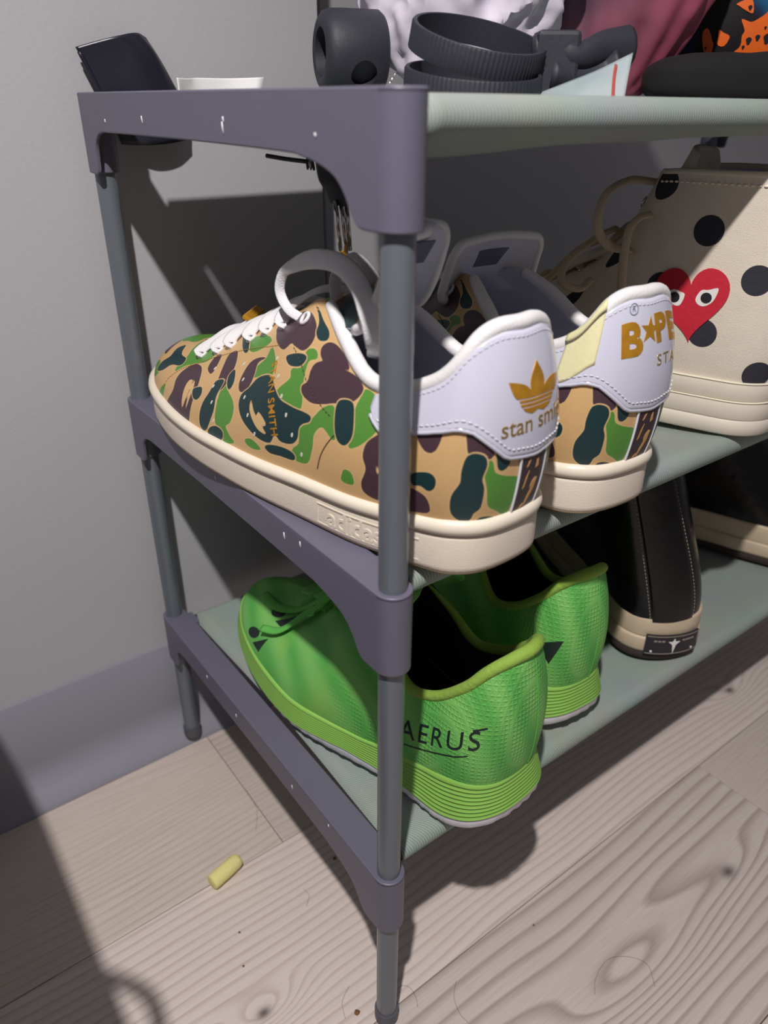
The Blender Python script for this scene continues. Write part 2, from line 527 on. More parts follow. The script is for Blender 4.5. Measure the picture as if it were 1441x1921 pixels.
TAB_LOW = [(0.1141, 0.773), (0.1154, 0.838), (0.1157, 0.827), (0.1096, 0.741), (0.1024, 0.678), (0.0937, 0.672), (0.0776, 0.689), (0.0648, 0.68), (0.0491, 0.605), (0.0391, 0.561), (0.0302, 0.507), (0.0207, 0.454), (0.0102, 0.415), (0.9942, 0.387), (0.9722, 0.371)]
GOLDTEXT = [(0.2361, 0.582), (0.2165, 0.483), (0.2062, 0.381), (0.1969, 0.267)]
# ------------------------------------------------------------------ setting
def struct(o): o['kind'] = 'structure'; return o

def wall_mat():
    m = mat('painted_wall', (178, 177, 182), 0.75, 0.3, noise=0.015, nscale=8, bump=0.12, bscale=500)
    return m
M['wall'] = wall_mat()
M['base'] = mat('grey_vinyl_baseboard', (142, 141, 153), 0.5, 0.4, noise=0.03, nscale=12, bump=0.08, bscale=300)
WY = 0.303
EX = 0.1645
struct(box_obj('wall_back', (-1.3, WY, FZ), (EX, WY + .09, 1.5), M['wall'], bev=.0008))
struct(box_obj('wall_right', (EX, WY + .09, FZ), (1.5, WY + .12, 1.5), M['wall']))
tr = struct(box_obj('trim_1', (EX + .052, WY + .079, FZ), (1.5, WY + .0895, 1.5), M['wall'], bev=.001))

def cove_board(name, x0, x1, wy):
    prof = [(wy, .0885), (wy - .0022, .0885), (wy - .0030, .0875), (wy - .0030, .028), (wy - .0040, .019), (wy - .0070, .0115), (wy - .0125, .0050), (wy - .0165, .0003), (wy - .0205, -.0045), (wy - .0225, -.0078), (wy - .0225, FZ), (wy, FZ)]
    prof = [(y, z) for y, z in prof]
    n = len(prof)
    V = [(x0, y, z) for y, z in prof] + [(x1, y, z) for y, z in prof]
    F = [(i, (i + 1) % n, n + (i + 1) % n, n + i) for i in range(n)] + [tuple(range(n))[::-1], tuple(range(n, 2 * n))]
    o = mesh_obj(name, V, F, M['base'], smooth=True)
    sharp(o, 50)
    return struct(o)
cove_board('baseboard_back', -1.3, EX, WY)
cove_board('baseboard_right', EX, 1.5, WY + .0895)

W = [wood_mat('bleached_pine_a', 1.3, (206, 193, 184), (164, 147, 140)),
     wood_mat('bleached_pine_b', 2.9, (200, 188, 180), (158, 142, 136)),
     wood_mat('bleached_pine_c', 5.1, (209, 197, 187), (170, 152, 143))]

def knot_mat(name, seed, knots, base, dark, freq=95, amt=.85):
    """board with growth rings bent round knots"""
    m, nt, b = nodes_of(name, 0.5, 0.35)
    L = nt.links
    tc = nd(nt, 'TexCoord')
    sx = nd(nt, 'SeparateXYZ')
    L.new(tc.outputs['Object'], sx.inputs[0])
    mp = nd(nt, 'Mapping')
    mp.inputs['Location'].default_value = (seed, seed * .3, 0)
    mp.inputs['Scale'].default_value = (4.5, 18, 1)
    L.new(tc.outputs['Object'], mp.inputs[0])
    n = nd(nt, 'TexNoise')
    n.inputs['Detail'].default_value = 1.2
    n.inputs['Scale'].default_value = 1
    L.new(mp.outputs[0], n.inputs['Vector'])
    def math_(op, a, c):
        q = nd(nt, 'Math', operation=op)
        for i, v in enumerate((a, c)):
            if v is None: continue
            if isinstance(v, (int, float)): q.inputs[i].default_value = v
            else: L.new(v, q.inputs[i])
        return q.outputs[0]
    field = math_('ADD', sx.outputs['Y'], math_('MULTIPLY', n.outputs['Fac'], .020))
    spot = None
    for kx, ky, ax, ay, amp, dark_r in knots:
        dx = math_('DIVIDE', math_('SUBTRACT', sx.outputs['X'], kx), ax)
        dy = math_('DIVIDE', math_('SUBTRACT', sx.outputs['Y'], ky), ay)
        r2 = math_('ADD', math_('MULTIPLY', dx, dx), math_('MULTIPLY', dy, dy))
        g = math_('POWER', 2.718, math_('MULTIPLY', r2, -1.0))
        field = math_('ADD', field, math_('MULTIPLY', g, amp))
        if dark_r:
            dx2 = math_('DIVIDE', math_('SUBTRACT', sx.outputs['X'], kx), dark_r * 1.5)
            dy2 = math_('DIVIDE', math_('SUBTRACT', sx.outputs['Y'], ky), dark_r)
            rr = math_('ADD', math_('MULTIPLY', dx2, dx2), math_('MULTIPLY', dy2, dy2))
            s_ = math_('POWER', 2.718, math_('MULTIPLY', rr, -1.6))
            spot = s_ if spot is None else math_('MAXIMUM', spot, s_)
    fr = math_('FRACT', math_('MULTIPLY', field, freq), None)
    cr = nd(nt, 'ValToRGB')
    e = cr.color_ramp.elements
    e[0].position = 0; e[0].color = (0, 0, 0, 1)
    e[1].position = 1; e[1].color = (.1, .1, .1, 1)
    k = e.new(.5); k.color = (.12, .12, .12, 1)
    k = e.new(.87); k.color = (1, 1, 1, 1)
    L.new(fr, cr.inputs[0])
    f = nd(nt, 'Mapping')
    f.inputs['Scale'].default_value = (25, 800, 1)
    L.new(tc.outputs['Object'], f.inputs[0])
    n4 = nd(nt, 'TexNoise'); n4.inputs['Scale'].default_value = 1
    L.new(f.outputs[0], n4.inputs['Vector'])
    mx = nd(nt, 'MixRGB')
    mx.inputs[1].default_value = lin(base); mx.inputs[2].default_value = lin(dark)
    L.new(math_('MULTIPLY', cr.outputs[0], amt), mx.inputs[0])
    m2 = nd(nt, 'MixRGB', blend_type='OVERLAY'); m2.inputs[0].default_value = .18
    L.new(mx.outputs[0], m2.inputs[1]); L.new(n4.outputs['Fac'], m2.inputs[2])
    last = m2.outputs[0]
    if spot is not None:
        m3 = nd(nt, 'MixRGB')
        m3.inputs[2].default_value = lin((108, 98, 98))
        L.new(spot, m3.inputs[0]); L.new(last, m3.inputs[1])
        last = m3.outputs[0]
    L.new(last, b.inputs['Base Color'])
    return m
KN = knot_mat('knotty_pine', .8, [(.262, -.070, .050, .014, .016, .0055), (.150, -.075, .085, .022, .040, 0)], (205, 193, 188), (162, 146, 141))
KN2 = knot_mat('knotty_pine_b', 3.4, [(-.0595, .047, .026, .012, .024, .004), (.443, .038, .03, .012, .014, .0045)], (219, 206, 200), (182, 165, 159), freq=150, amt=.6)

fl = struct(box_obj('floor', (-1.3, -1.3, FZ - .03), (1.5, WY + .09, FZ - .0085), M['grout']))
rows = [(.1465, .2865, [(-1.19, .0115), (.0115, 1.21), (1.21, 1.5)], 0),
        (.0015, .1465, [(-.75, .62), (.62, 1.5), (-1.3, -.75)], 1),
        (-.14, .0015, [(-.46, .335), (.335, 1.5), (-1.3, -.46)], 3),
        (-.28, -.14, [(-.6, .6), (.6, 1.5), (-1.3, -.6)], 2)]
y = -.28
k = 0
while y > -1.3:
    rows.append((y - .14, y, [(-1.3, -.9 + .3 * (k % 3)), (-.9 + .3 * (k % 3), .4 + .3 * (k % 2)), (.4 + .3 * (k % 2), 1.5)], k % 3))
    y -= .14; k += 1
rows.append((.2865, WY + .09, [(-1.3, .3), (.3, 1.5)], 2))
for y0, y1, segs, wi in rows:
    for q, (x0, x1) in enumerate(segs):
        g = .00025
        mm = KN if (wi == 3 and q == 0) else (KN2 if (wi == 1 and q == 0) else W[(wi + q) % 3])
        pl = box_obj('plank', (x0 + g, y0 + g, FZ - .0085), (x1 - g, y1 - g, FZ), mm, fl, bev=.0004)

# ------------------------------------------------------------------ shoe rack
rack = thing('shoe_rack', 'grey three-tier shoe rack with violet-grey plastic ends and fabric shelves by the wall', 'shoe rack', (0, 0, 0))

def bracket(z, x_sign=1, xoff=0.0, closed=False, parent=None):
    """end bracket: outer web with arched lower edge, top flange, and a cup round each post"""
    D = DEP
    low = [(0, -.041), (.009, -.041), (.0125, -.0395), (.0155, -.036), (.0185, -.0315), (.024, -.0265), (.033, -.0232), (.045, -.0210), (.060, -.0200), (.14, -.0192),
           (D - .045, -.0192), (D - .030, -.0195), (D - .022, -.0215), (D - .0165, -.027), (D - .0145, -.036), (D - .0125, -.041), (D, -.041)]
    low = [tuple(v) for v in catmull(low, 3)]
    parts = []
    # web
    pr = [(0, 0)] + low + [(D, 0)]
    top = [(D * (1 - i / 8), 0) for i in range(1, 8)]
    xs = (-RC, -RC + .0022)
    n = len(low)
    V, F = [], []
    for i in range(n):
        yy, zz = low[i]
        for x in xs:
            V += [(x, yy, zz), (x, yy, -.0011)]
    for i in range(n - 1):
        a = 4 * i; b = a + 4
        F += [(a, a + 1, b + 1, b), (a + 2, b + 2, b + 3, a + 3), (a, b, b + 2, a + 2), (a + 1, a + 3, b + 3, b + 1)]
    F += [(0, 2, 3, 1), (4 * n - 4, 4 * n - 3, 4 * n - 1, 4 * n - 2)]
    parts.append((V, F))
    # inner rib, shallower
    V2 = [(x, y, zz) for y in (.006, D - .006) for x in (RC - .0016 + .001, RC + .001) for zz in (-.012, -.0005)]
    parts.append((V2, [(0, 1, 3, 2), (4, 6, 7, 5), (0, 4, 5, 1), (2, 3, 7, 6), (0, 2, 6, 4), (1, 5, 7, 3)]))
    # flange: stadium plate
    a1 = np.linspace(PI, 2 * PI, 25); a2 = np.linspace(0, PI, 25)
    out = [(RC * math.cos(t), RC * math.sin(t)) for t in a1] + [(RC + .001, .006), (RC + .001, D - .006)] + [(RC * math.cos(t), D + RC * math.sin(t)) for t in a2]
    m = len(out)
    V = [(x, y, 0) for x, y in out] + [(x, y, -.0022) for x, y in out]
    F = [(i, i + m, (i + 1) % m + m, (i + 1) % m) for i in range(m)] + [tuple(range(m)), tuple(range(2 * m - 1, m - 1, -1))]
    parts.append((V, F))
    # cups
    for cy in (0, D):
        ro, ri, N = RC, RP + .0007, 48
        ring = [(ro, 0), (ro, -.041), (ri, -.041), (ri, 0)]
        V = [(r * math.cos(2 * PI * i / N), cy + r * math.sin(2 * PI * i / N), zz - (0.00002 if q in (0, 3) else 0)) for i in range(N) for q, (r, zz) in enumerate(ring)]
        F = []
        for i in range(N):
            for q in range(4):
                F.append((4 * i + q, 4 * ((i + 1) % N) + q, 4 * ((i + 1) % N) + (q + 1) % 4, 4 * i + (q + 1) % 4))
        parts.append((V, [tuple(reversed(f)) for f in F]))
    # sockets for the shelf tubes
    for cy in (.013, D - .011):
        parts.append(box((RC, cy - .0075, -.0155), (RC + .0045, cy + .0075, -.0015)))
    V, F = merge(parts)
    V = np.array(V); V[:, 2] += z
    if x_sign < 0: V[:, 0] = -V[:, 0]; F = [tuple(reversed(f)) for f in F]
    V[:, 0] += xoff
    o = mesh_obj('side_bracket', V, F, M['bracket'], parent)
    bevel_mod(o, .0007, 3, 50)
    sharp(o, 38)
    return o
scuffs = {Z1: [(.19, -.012, .0016), (.104, -.0135, .0022), (.103, -.0105, .001), (.243, -.0135, .0008), (.035, -.014, .0006)],
          Z2: [(.075, -.008, .002), (.06, -.0055, .0016), (.15, -.006, .0012)],
          Z3: [(.205, -.007, .0013), (.16, -.0095, .0014), (.086, -.0105, .0016), (.045, -.004, .001)]}
for z in (Z1, Z2, Z3):
    br = bracket(z, 1, 0, parent=rack)
    ps = []
    for yy, dz, ln in scuffs[z]:
        pth = [(-RC - .00005, yy - .0003, z + dz - ln), (-RC - .00012, yy, z + dz), (-RC - .00005, yy + .0002, z + dz + ln)]
        ps.append(sweep(pth, .0005, .00022, up=(1, 0, 0), n=8))
    for V, F in ps:
        mesh_obj('scuff_mark', V, F, M['scuff'], br)
    bracket(z, -1, LEN, parent=rack)

def cyl(x, y, z0, z1, r, n=32, cap_round=0.0):
    pts = [(x, y, z0), (x, y, z1)]
    if cap_round:
        pts = [(x, y, z0), (x, y, z0 + cap_round * .4), (x, y, z0 + cap_round), (x, y, z1)]
        return sweep(pts, r, r, up=(0, 1, 0), n=n, rscale=[.8, .95, 1, 1])
    return sweep(pts, r, r, up=(0, 1, 0), n=n)
for px_ in (0, LEN):
    for py_ in (0, DEP):
        for za, zb in ((Z2 - .020, Z1 - .003), (Z3 - .020, Z2 - .021), ((FZ + .004 if py_ == 0 else .004), Z3 - .021)):
            V, F = cyl(px_, py_, za, zb, RP)
            o = mesh_obj('post', V, F, M['post'], rack); sharp(o, 50)
            if za < .01:
                V, F = cyl(px_, py_, za - .0035, za + .0075, RP + .0011, cap_round=.003)
                c = mesh_obj('foot_cap', V, F, M['cap'], o); sharp(c, 50)
BACK_Y = {Z1: .2445, Z2: DEP - .011, Z3: DEP - .011}
for z in (Z1, Z2, Z3):
    for yy in (.013, BACK_Y[z]):
        V, F = sweep([(.0095, yy, z - .0085), (LEN - .0095, yy, z - .0085)], .0055, n=20)
        o = mesh_obj('shelf_tube', V, F, M['post'], rack); sharp(o, 50)

def fabric(z, sag, xl=.0145, hem=.012):
    yb, yf = BACK_Y[z], .013
    r = .0063
    zc = z - .0085
    pr = [(yf + .016, zc - r - hem * .35, 1.0), (yf + .006, zc - r - hem * .45, 1.0), (yf + .001, zc - r - .0012, .3)]
    for a in np.linspace(-85, 90, 10): pr.append((yf - r * math.cos(R(a)) , zc + r * math.sin(R(a)), 0))
    n = 22
    for i in range(1, n):
        t = i / n
        pr.append((yf + (yb - yf) * t, zc + r - sag * (1 - (2 * t - 1) ** 4), 2))
    for a in np.linspace(90, -85, 10): pr.append((yb + r * math.cos(R(a)), zc + r * math.sin(R(a)), 0))
    pr += [(yb - .001, zc - r - .0012, .3), (yb - .016, zc - r - hem * .4, 1.0)]
    xs = np.linspace(0, 1, 70)
    V, F = [], []
    for i, t in enumerate(xs):
        x = xl + (LEN - .029) * t
        for j, (yy, zz, f) in enumerate(pr):
            w = math.sin(x * 60 + z * 30) * .5 + math.sin(x * 23 + 1.3 + z * 10) * .5
            dz = 0
            if f == 1.0: dz = .0008 * w + hem * .38 * min(1, max(0, x - .03) / .16)
            if f == 2: dz = -.0008 * w * (1 - (2 * (yy - yf) / (yb - yf) - 1) ** 2)
            xx = x
            if i == 0 and f == 2: xx = x + .004 * math.sin(PI * (yy - yf) / (yb - yf)) - .004
            V.append((xx, yy, zz + dz))
    m = len(pr)
    for i in range(len(xs) - 1):
        for j in range(m - 1):
            F.append((i * m + j, i * m + j + 1, (i + 1) * m + j + 1, (i + 1) * m + j))
    o = mesh_obj('shelf_fabric', V, F, M['fabric'], rack)
    s = o.modifiers.new('thickness', 'SOLIDIFY'); s.thickness = .0009; s.offset = -1
    return o
fabric(Z1, .002); fabric(Z2, .004); fabric(Z3, .003)
# ------------------------------------------------------------------ shoe builders
def sdf_poly(P, X):
    """signed distance (negative inside) of points X (n,2) to closed polygon P (m,2)"""
    A = P; B = np.roll(P, -1, 0)
    d = B - A
    w = X[:, None] - A[None]
    t = np.clip((w * d).sum(-1) / np.maximum((d * d).sum(-1), 1e-12), 0, 1)
    dist = np.sqrt(((w - t[..., None] * d) ** 2).sum(-1)).min(1)
    c = ((A[None, :, 1] > X[:, None, 1]) != (B[None, :, 1] > X[:, None, 1]))
    xi = A[None, :, 0] + (X[:, None, 1] - A[None, :, 1]) * d[None, :, 0] / np.where(np.abs(d[None, :, 1]) < 1e-12, 1e-12, d[None, :, 1])
    inside = ((c & (X[:, None, 0] < xi)).sum(1) % 2) == 1
    return np.where(inside, -dist, dist)

def camo_fields(S, LU=.66, LV=.082):
    nu, nv = S.nu, S.nv
    u = np.arange(nu) / nu; v = np.arange(nv) / (nv - 1)
    uu = np.minimum(u, 1 - u)
    half = nu // 2 + 1
    X = np.stack(np.meshgrid(uu[:half] * LU, v * LV, indexing='ij'), -1).reshape(-1, 2)
    f = {k: np.full(len(X), 1.0) for k in 'gbdt'}
    extra = [('g', [(430, 840), (455, 700), (470, 560), (500, 520), (530, 640), (520, 900), (480, 980)]), ('b', [(440, 420), (470, 330), (500, 300), (500, 480), (470, 520)]),
             ('d', [(395, 960), (420, 900), (430, 960), (410, 1000)]), ('d', [(450, 200), (480, 120), (510, 130), (500, 230), (470, 260)]), ('g', [(415, 260), (430, 150), (445, 240), (435, 330)])]
    for k, P in CAMO + extra:
        P = np.array(P, float) / 1000 * [LU, LV]
        Q = catmull(P, 4, closed=True)
        f[k] = np.minimum(f[k], sdf_poly(Q, X))
    out = {}
    for k in f:
        a = f[k].reshape(half, nv)
        full = np.empty((nu, nv)); full[:half] = a
        full[half:] = a[1:nu - half + 1][::-1]
        out[k] = full
    return out

def camo_mat():
    m, nt, b = nodes_of('camouflage_leather', 0.42, 0.45)
    L = nt.links
    cur = nd(nt, 'RGB'); cur.outputs[0].default_value = lin((206, 168, 118)); cur = cur.outputs[0]
    def layer(attr, col, lo, hi, cur):
        a = nd(nt, 'Attribute'); a.attribute_name = attr
        mr = nd(nt, 'MapRange'); mr.inputs[1].default_value = lo; mr.inputs[2].default_value = hi
        mr.inputs[3].default_value = 1.0; mr.inputs[4].default_value = 0.0
        L.new(a.outputs['Fac'], mr.inputs[0])
        mx = nd(nt, 'MixRGB'); mx.inputs[2].default_value = lin(col)
        L.new(mr.outputs[0], mx.inputs[0]); L.new(cur, mx.inputs[1])
        return mx.outputs[0]
    tan = (206, 168, 118); ln = (214, 178, 126)
    for k, col in (('g', (86, 142, 58)), ('b', (74, 52, 62)), ('d', (26, 54, 58))):
        cur = layer('camo_' + k, ln, .00055, .0008, cur)
        cur = layer('camo_' + k, col, -.0001, .00025, cur)
    cur = layer('camo_t', ln, -.0001, .0003, cur)
    L.new(cur, b.inputs['Base Color'])
    n = nd(nt, 'TexNoise'); n.inputs['Scale'].default_value = 900
    L.new(coord(nt), n.inputs['Vector'])
    bp = nd(nt, 'Bump'); bp.inputs['Strength'].default_value = .2; bp.inputs['Distance'].default_value = .0004
    L.new(n.outputs['Fac'], bp.inputs['Height']); L.new(bp.outputs[0], b.inputs['Normal'])
    return m
M['camo'] = camo_mat()

def upper_mesh(name, S, mats, parent, th=.0022, fields=None, v_from=0.0):
    """outer skin, inner lining and rolled rim as one shell"""
    nu, nv = S.nu, S.nv
    j0 = int(v_from * nv)
    G = S.G[:, j0:]; N = S.N[:, j0:]; k = G.shape[1]
    IN = G - N * th
    V = np.concatenate([G.reshape(-1, 3), IN.reshape(-1, 3)])
    o = nu * k
    F, mi = [], []
    for i in range(nu):
        i2 = (i + 1) % nu
        for j in range(k - 1):
            F.append((i * k + j, i2 * k + j, i2 * k + j + 1, i * k + j + 1)); mi.append(0)
            F.append((o + i * k + j, o + i * k + j + 1, o + i2 * k + j + 1, o + i2 * k + j)); mi.append(1)
        F.append((i * k + k - 1, i2 * k + k - 1, o + i2 * k + k - 1, o + i * k + k - 1)); mi.append(1)
    # orientation
    a, b, c = V[F[0][0]], V[F[0][1]], V[F[0][2]]
    if np.dot(np.cross(b - a, c - a), N[0, 0]) < 0: F = [tuple(reversed(f)) for f in F]
    ob = mesh_obj(name, V, F, mats, parent, mi=mi)
    if fields is not None:
        for kk, a in fields.items():
            at = ob.data.attributes.new('camo_' + kk, 'FLOAT', 'POINT')
            fl_ = a[:, j0:].reshape(-1)
            at.data.foreach_set('value', np.concatenate([fl_, fl_]).astype(np.float32))
    return ob

def outline(S, inset=0.0, n=None):
    B = S.G[:, 0].copy()
    t = unit(np.roll(B, -1, 0)[:, :2] - np.roll(B, 1, 0)[:, :2])
    nrm = np.stack([t[:, 1], -t[:, 0]], -1)
    c = B[:, :2].mean(0)
    if (nrm * (B[:, :2] - c)).sum() < 0: nrm = -nrm
    return B, nrm

def ring_stack(B, nrm, rings, cap_bottom=True, cap_top=False):
    """rings: list of (offset array or value, z array)"""
    nu = len(B)
    V = []
    for off, z in rings:
        q = B[:, :2] + nrm * np.broadcast_to(np.asarray(off, float), (nu,))[:, None]
        V.append(np.concatenate([q, np.broadcast_to(np.asarray(z, float), (nu,))[:, None]], 1))
    V = np.array(V)
    F = []
    for r in range(len(rings) - 1):
        for i in range(nu):
            i2 = (i + 1) % nu
            F.append((r * nu + i, r * nu + i2, (r + 1) * nu + i2, (r + 1) * nu + i))
    P = V.reshape(-1, 3)
    a, b, c = P[F[0][0]], P[F[0][1]], P[F[0][2]]
    n0 = np.array([nrm[0][0], nrm[0][1], 0])
    k = len(F) // 2
    fl_ = 0
    for q in range(0, len(F), max(1, len(F) // 40)):
        f = F[q]; fl_ += np.sign(np.dot(np.cross(P[f[1]] - P[f[0]], P[f[2]] - P[f[0]]), np.array([*nrm[f[0] % nu], 0])))
    flip = fl_ < 0
    if flip: F = [tuple(reversed(f)) for f in F]
    if cap_bottom:
        f = tuple(range(nu))
        F.append(f)
    if cap_top:
        F.append(tuple((len(rings) - 1) * nu + i for i in range(nu))[::-1])
    return P, F

def curve_on(S, UV, n=8, off=0.0, closed=False):
    Q = catmull(np.array([(u - 1 if u > .8 else u, v) for u, v in UV]), n, closed)
    return S.pt(Q[:, 0], Q[:, 1], off), S.nrm(Q[:, 0], Q[:, 1])

def seam(name, S, UV, m, parent, r=.00028, dash=None, off=.0001, mirror=False):
    uvs = [UV] + ([[(-u, v) for u, v in UV]] if mirror else [])
    parts = []
    for uv in uvs:
        Q = catmull(np.array(uv, float), 30)
        P = S.pt(Q[:, 0], Q[:, 1], off); N = S.nrm(Q[:, 0], Q[:, 1])
        if dash is None:
            V, F = sweep(P, r, r, ups=N, n=6)
            o = mesh_obj(name, V, F, m, parent)
            continue
        d = np.concatenate([[0], np.cumsum(np.linalg.norm(np.diff(P, axis=0), axis=1))])
        x = 0
        while x + dash < d[-1]:
            t = np.linspace(x, x + dash * .68, 4)
            pp = np.stack([np.interp(t, d, P[:, c]) for c in range(3)], -1)
            nn = np.stack([np.interp(t, d, N[:, c]) for c in range(3)], -1)
            parts.append(sweep(pp + nn * r * .3, r, r, ups=nn, n=5, rscale=[.5, 1, 1, .5]))
            x += dash
    if dash is None: return o
    V, F = merge(parts)
    o = mesh_obj(name, V, F, m, parent)
    o['kind'] = 'stuff'
    return o

def patch_mesh(S, ua, ub, vlow, vhigh, off, th, nu=60, nv=18):
    """raised panel on the surface between ua..ub and vlow(u)..vhigh(u)"""
    us = np.linspace(ua, ub, nu)
    V, F = [], []
    top = np.empty((nu, nv, 3)); bot = np.empty((nu, nv, 3))
    for i, u in enumerate(us):
        v = np.linspace(vlow(u), vhigh(u), nv)
        uu = np.full(nv, u)
        e = np.ones(nv)
        top[i] = S.pt(uu, v) + S.nrm(uu, v) * (off + th)
        bot[i] = S.pt(uu, v) + S.nrm(uu, v) * (off - .0006)
    # round the border down
    bidx = [(i, 0) for i in range(nu)] + [(nu - 1, j) for j in range(1, nv)] + [(i, nv - 1) for i in range(nu - 2, -1, -1)] + [(0, j) for j in range(nv - 2, 0, -1)]
    P = top.reshape(-1, 3).tolist()
    F = [(i * nv + j, (i + 1) * nv + j, (i + 1) * nv + j + 1, i * nv + j + 1) for i in range(nu - 1) for j in range(nv - 1)]
    base = len(P)
    for (i, j) in bidx: P.append(bot[i, j].tolist())
    m = len(bidx)
    for q in range(m):
        a = bidx[q][0] * nv + bidx[q][1]; b = bidx[(q + 1) % m][0] * nv + bidx[(q + 1) % m][1]
        F.append((b, a, base + q, base + (q + 1) % m))
    P = np.array(P)
    f = F[nv * 2 + 3]
    if np.dot(np.cross(P[f[1]] - P[f[0]], P[f[2]] - P[f[0]]), S.nrm(us[2:3], [.5])[0]) < 0: F = [tuple(reversed(q)) for q in F]
    return P, F

# ---- lettering laid on a curved surface
def text_polys(s, size=1.0, shear=0.0, offset=0.0, spacing=1.0):
    cu = bpy.data.curves.new('text_tmp', 'FONT')
    cu.body = s; cu.size = size; cu.shear = shear; cu.offset = offset; cu.space_character = spacing
    cu.align_x = 'CENTER'; cu.align_y = 'CENTER'
    cu.resolution_u = 4
    ob = bpy.data.objects.new('text_tmp', cu)
    C.objects.link(ob)
    dg = bpy.context.evaluated_depsgraph_get()
    me = bpy.data.meshes.new_from_object(ob.evaluated_get(dg))
    bpy.data.objects.remove(ob); bpy.data.curves.remove(cu)
    bm = bmesh.new(); bm.from_mesh(me); bpy.data.meshes.remove(me)
    return bm

def poly_bm(polys):
    bm = bmesh.new()
    for P in polys:
        vs = [bm.verts.new((x, y, 0)) for x, y in P]
        bm.faces.new(vs)
    return bm

def refine(bm, maxlen):
    bmesh.ops.triangulate(bm, faces=bm.faces[:])
    for _ in range(4):
        es = [e for e in bm.edges if e.calc_length() > maxlen]
        if not es: break
        bmesh.ops.subdivide_edges(bm, edges=es, cuts=1)
        bmesh.ops.triangulate(bm, faces=bm.faces[:])

def emboss(name, bm, place, m, parent, th=.0003, maxlen=.0012, flip=False):
    """place(x, y, h) -> 3D; builds a thin raised solid from a flat figure"""
    bmesh.ops.remove_doubles(bm, verts=bm.verts, dist=1e-6)
    refine(bm, maxlen)
    bm.verts.ensure_lookup_table(); bm.verts.index_update()
    pts = np.array([(v.co.x, v.co.y) for v in bm.verts])
    faces = [tuple(v.index for v in f.verts) for f in bm.faces]
    edges = [(e.verts[0].index, e.verts[1].index, e.link_faces[0]) for e in bm.edges if len(e.link_faces) == 1]
    bd = []
    for a, b, f in edges:
        vs = [v.index for v in f.verts]; k = vs.index(a)
        bd.append((a, b) if vs[(k + 1) % len(vs)] == b else (b, a))
    bm.free()
    T = place(pts[:, 0], pts[:, 1], th); B = place(pts[:, 0], pts[:, 1], -.0004)
    n = len(pts)
    F = [f for f in faces] + [(b, a, n + a, n + b) for a, b in bd]
    V = np.concatenate([T, B])
    out = T - B
    s = 0
    for f in faces[:60]:
        s += np.dot(np.cross(V[f[1]] - V[f[0]], V[f[2]] - V[f[0]]), out[f[0]])
    if s < 0: F = [tuple(reversed(f)) for f in F]
    return mesh_obj(name, V, F, m, parent, smooth=False)

def on_surf(S, U0, V0, ang=0.0, off=0.0, sx=1.0, mirror=False):
    a, b = S.scale(U0, V0)
    ca, sa = math.cos(ang), math.sin(ang)
    def place(x, y, h):
        x = x * sx
        X = x * ca - y * sa; Y = x * sa + y * ca
        U = U0 - X / a * (-1 if mirror else 1); V = V0 + Y / b
        return S.pt(U, V) + S.nrm(U, V) * (off + h)
    return place

def disc(r, n=10, cx=0, cy=0):
    return [(cx + r * math.cos(2 * PI * i / n), cy + r * math.sin(2 * PI * i / n)) for i in range(n)]

def ring_at(P, N, R_, r, ups=None, n=24, k=8):
    t = unit(np.cross(N, [0.3, 0.2, 1.0])); s = unit(np.cross(N, t))
    a = np.linspace(0, 2 * PI, n, endpoint=False)
    path = P + R_ * (np.cos(a)[:, None] * t + np.sin(a)[:, None] * s)
    return sweep(path, r, r, up=N, n=k, closed=True)

def insole(S, z, m, parent, inset=-.004):
    B, nrm = outline(S)
    P, F = ring_stack(B, nrm, [(inset, z - .004 + 0 * B[:, 2]), (inset, z + (B[:, 2] - B[0, 2]))], cap_bottom=True, cap_top=True)
    return mesh_obj('insole', P, F, m, parent)

# ------------------------------------------------------------------ camouflage sneakers
SN = Surf(SNK_L, SNK_R, nu=420, nv=96)
FIELDS = camo_fields(SN)
UC = -.009      # the heel panel is centred slightly off the loop's origin
TLOW = np.array([(0, .375), (.0042 + .012, .400), (.0302, .507 - .01), (.0391, .561), (.0491, .605), (.0648, .672), (.0776, .689), (.0937, .672), (.1024, .678), (.1096, .741), (.1150, .80)])
def tab_low(u):
    d = abs(u - UC)
    return float(np.interp(d, TLOW[:, 0] + (TLOW[:, 0] > 0) * .009, TLOW[:, 1]))

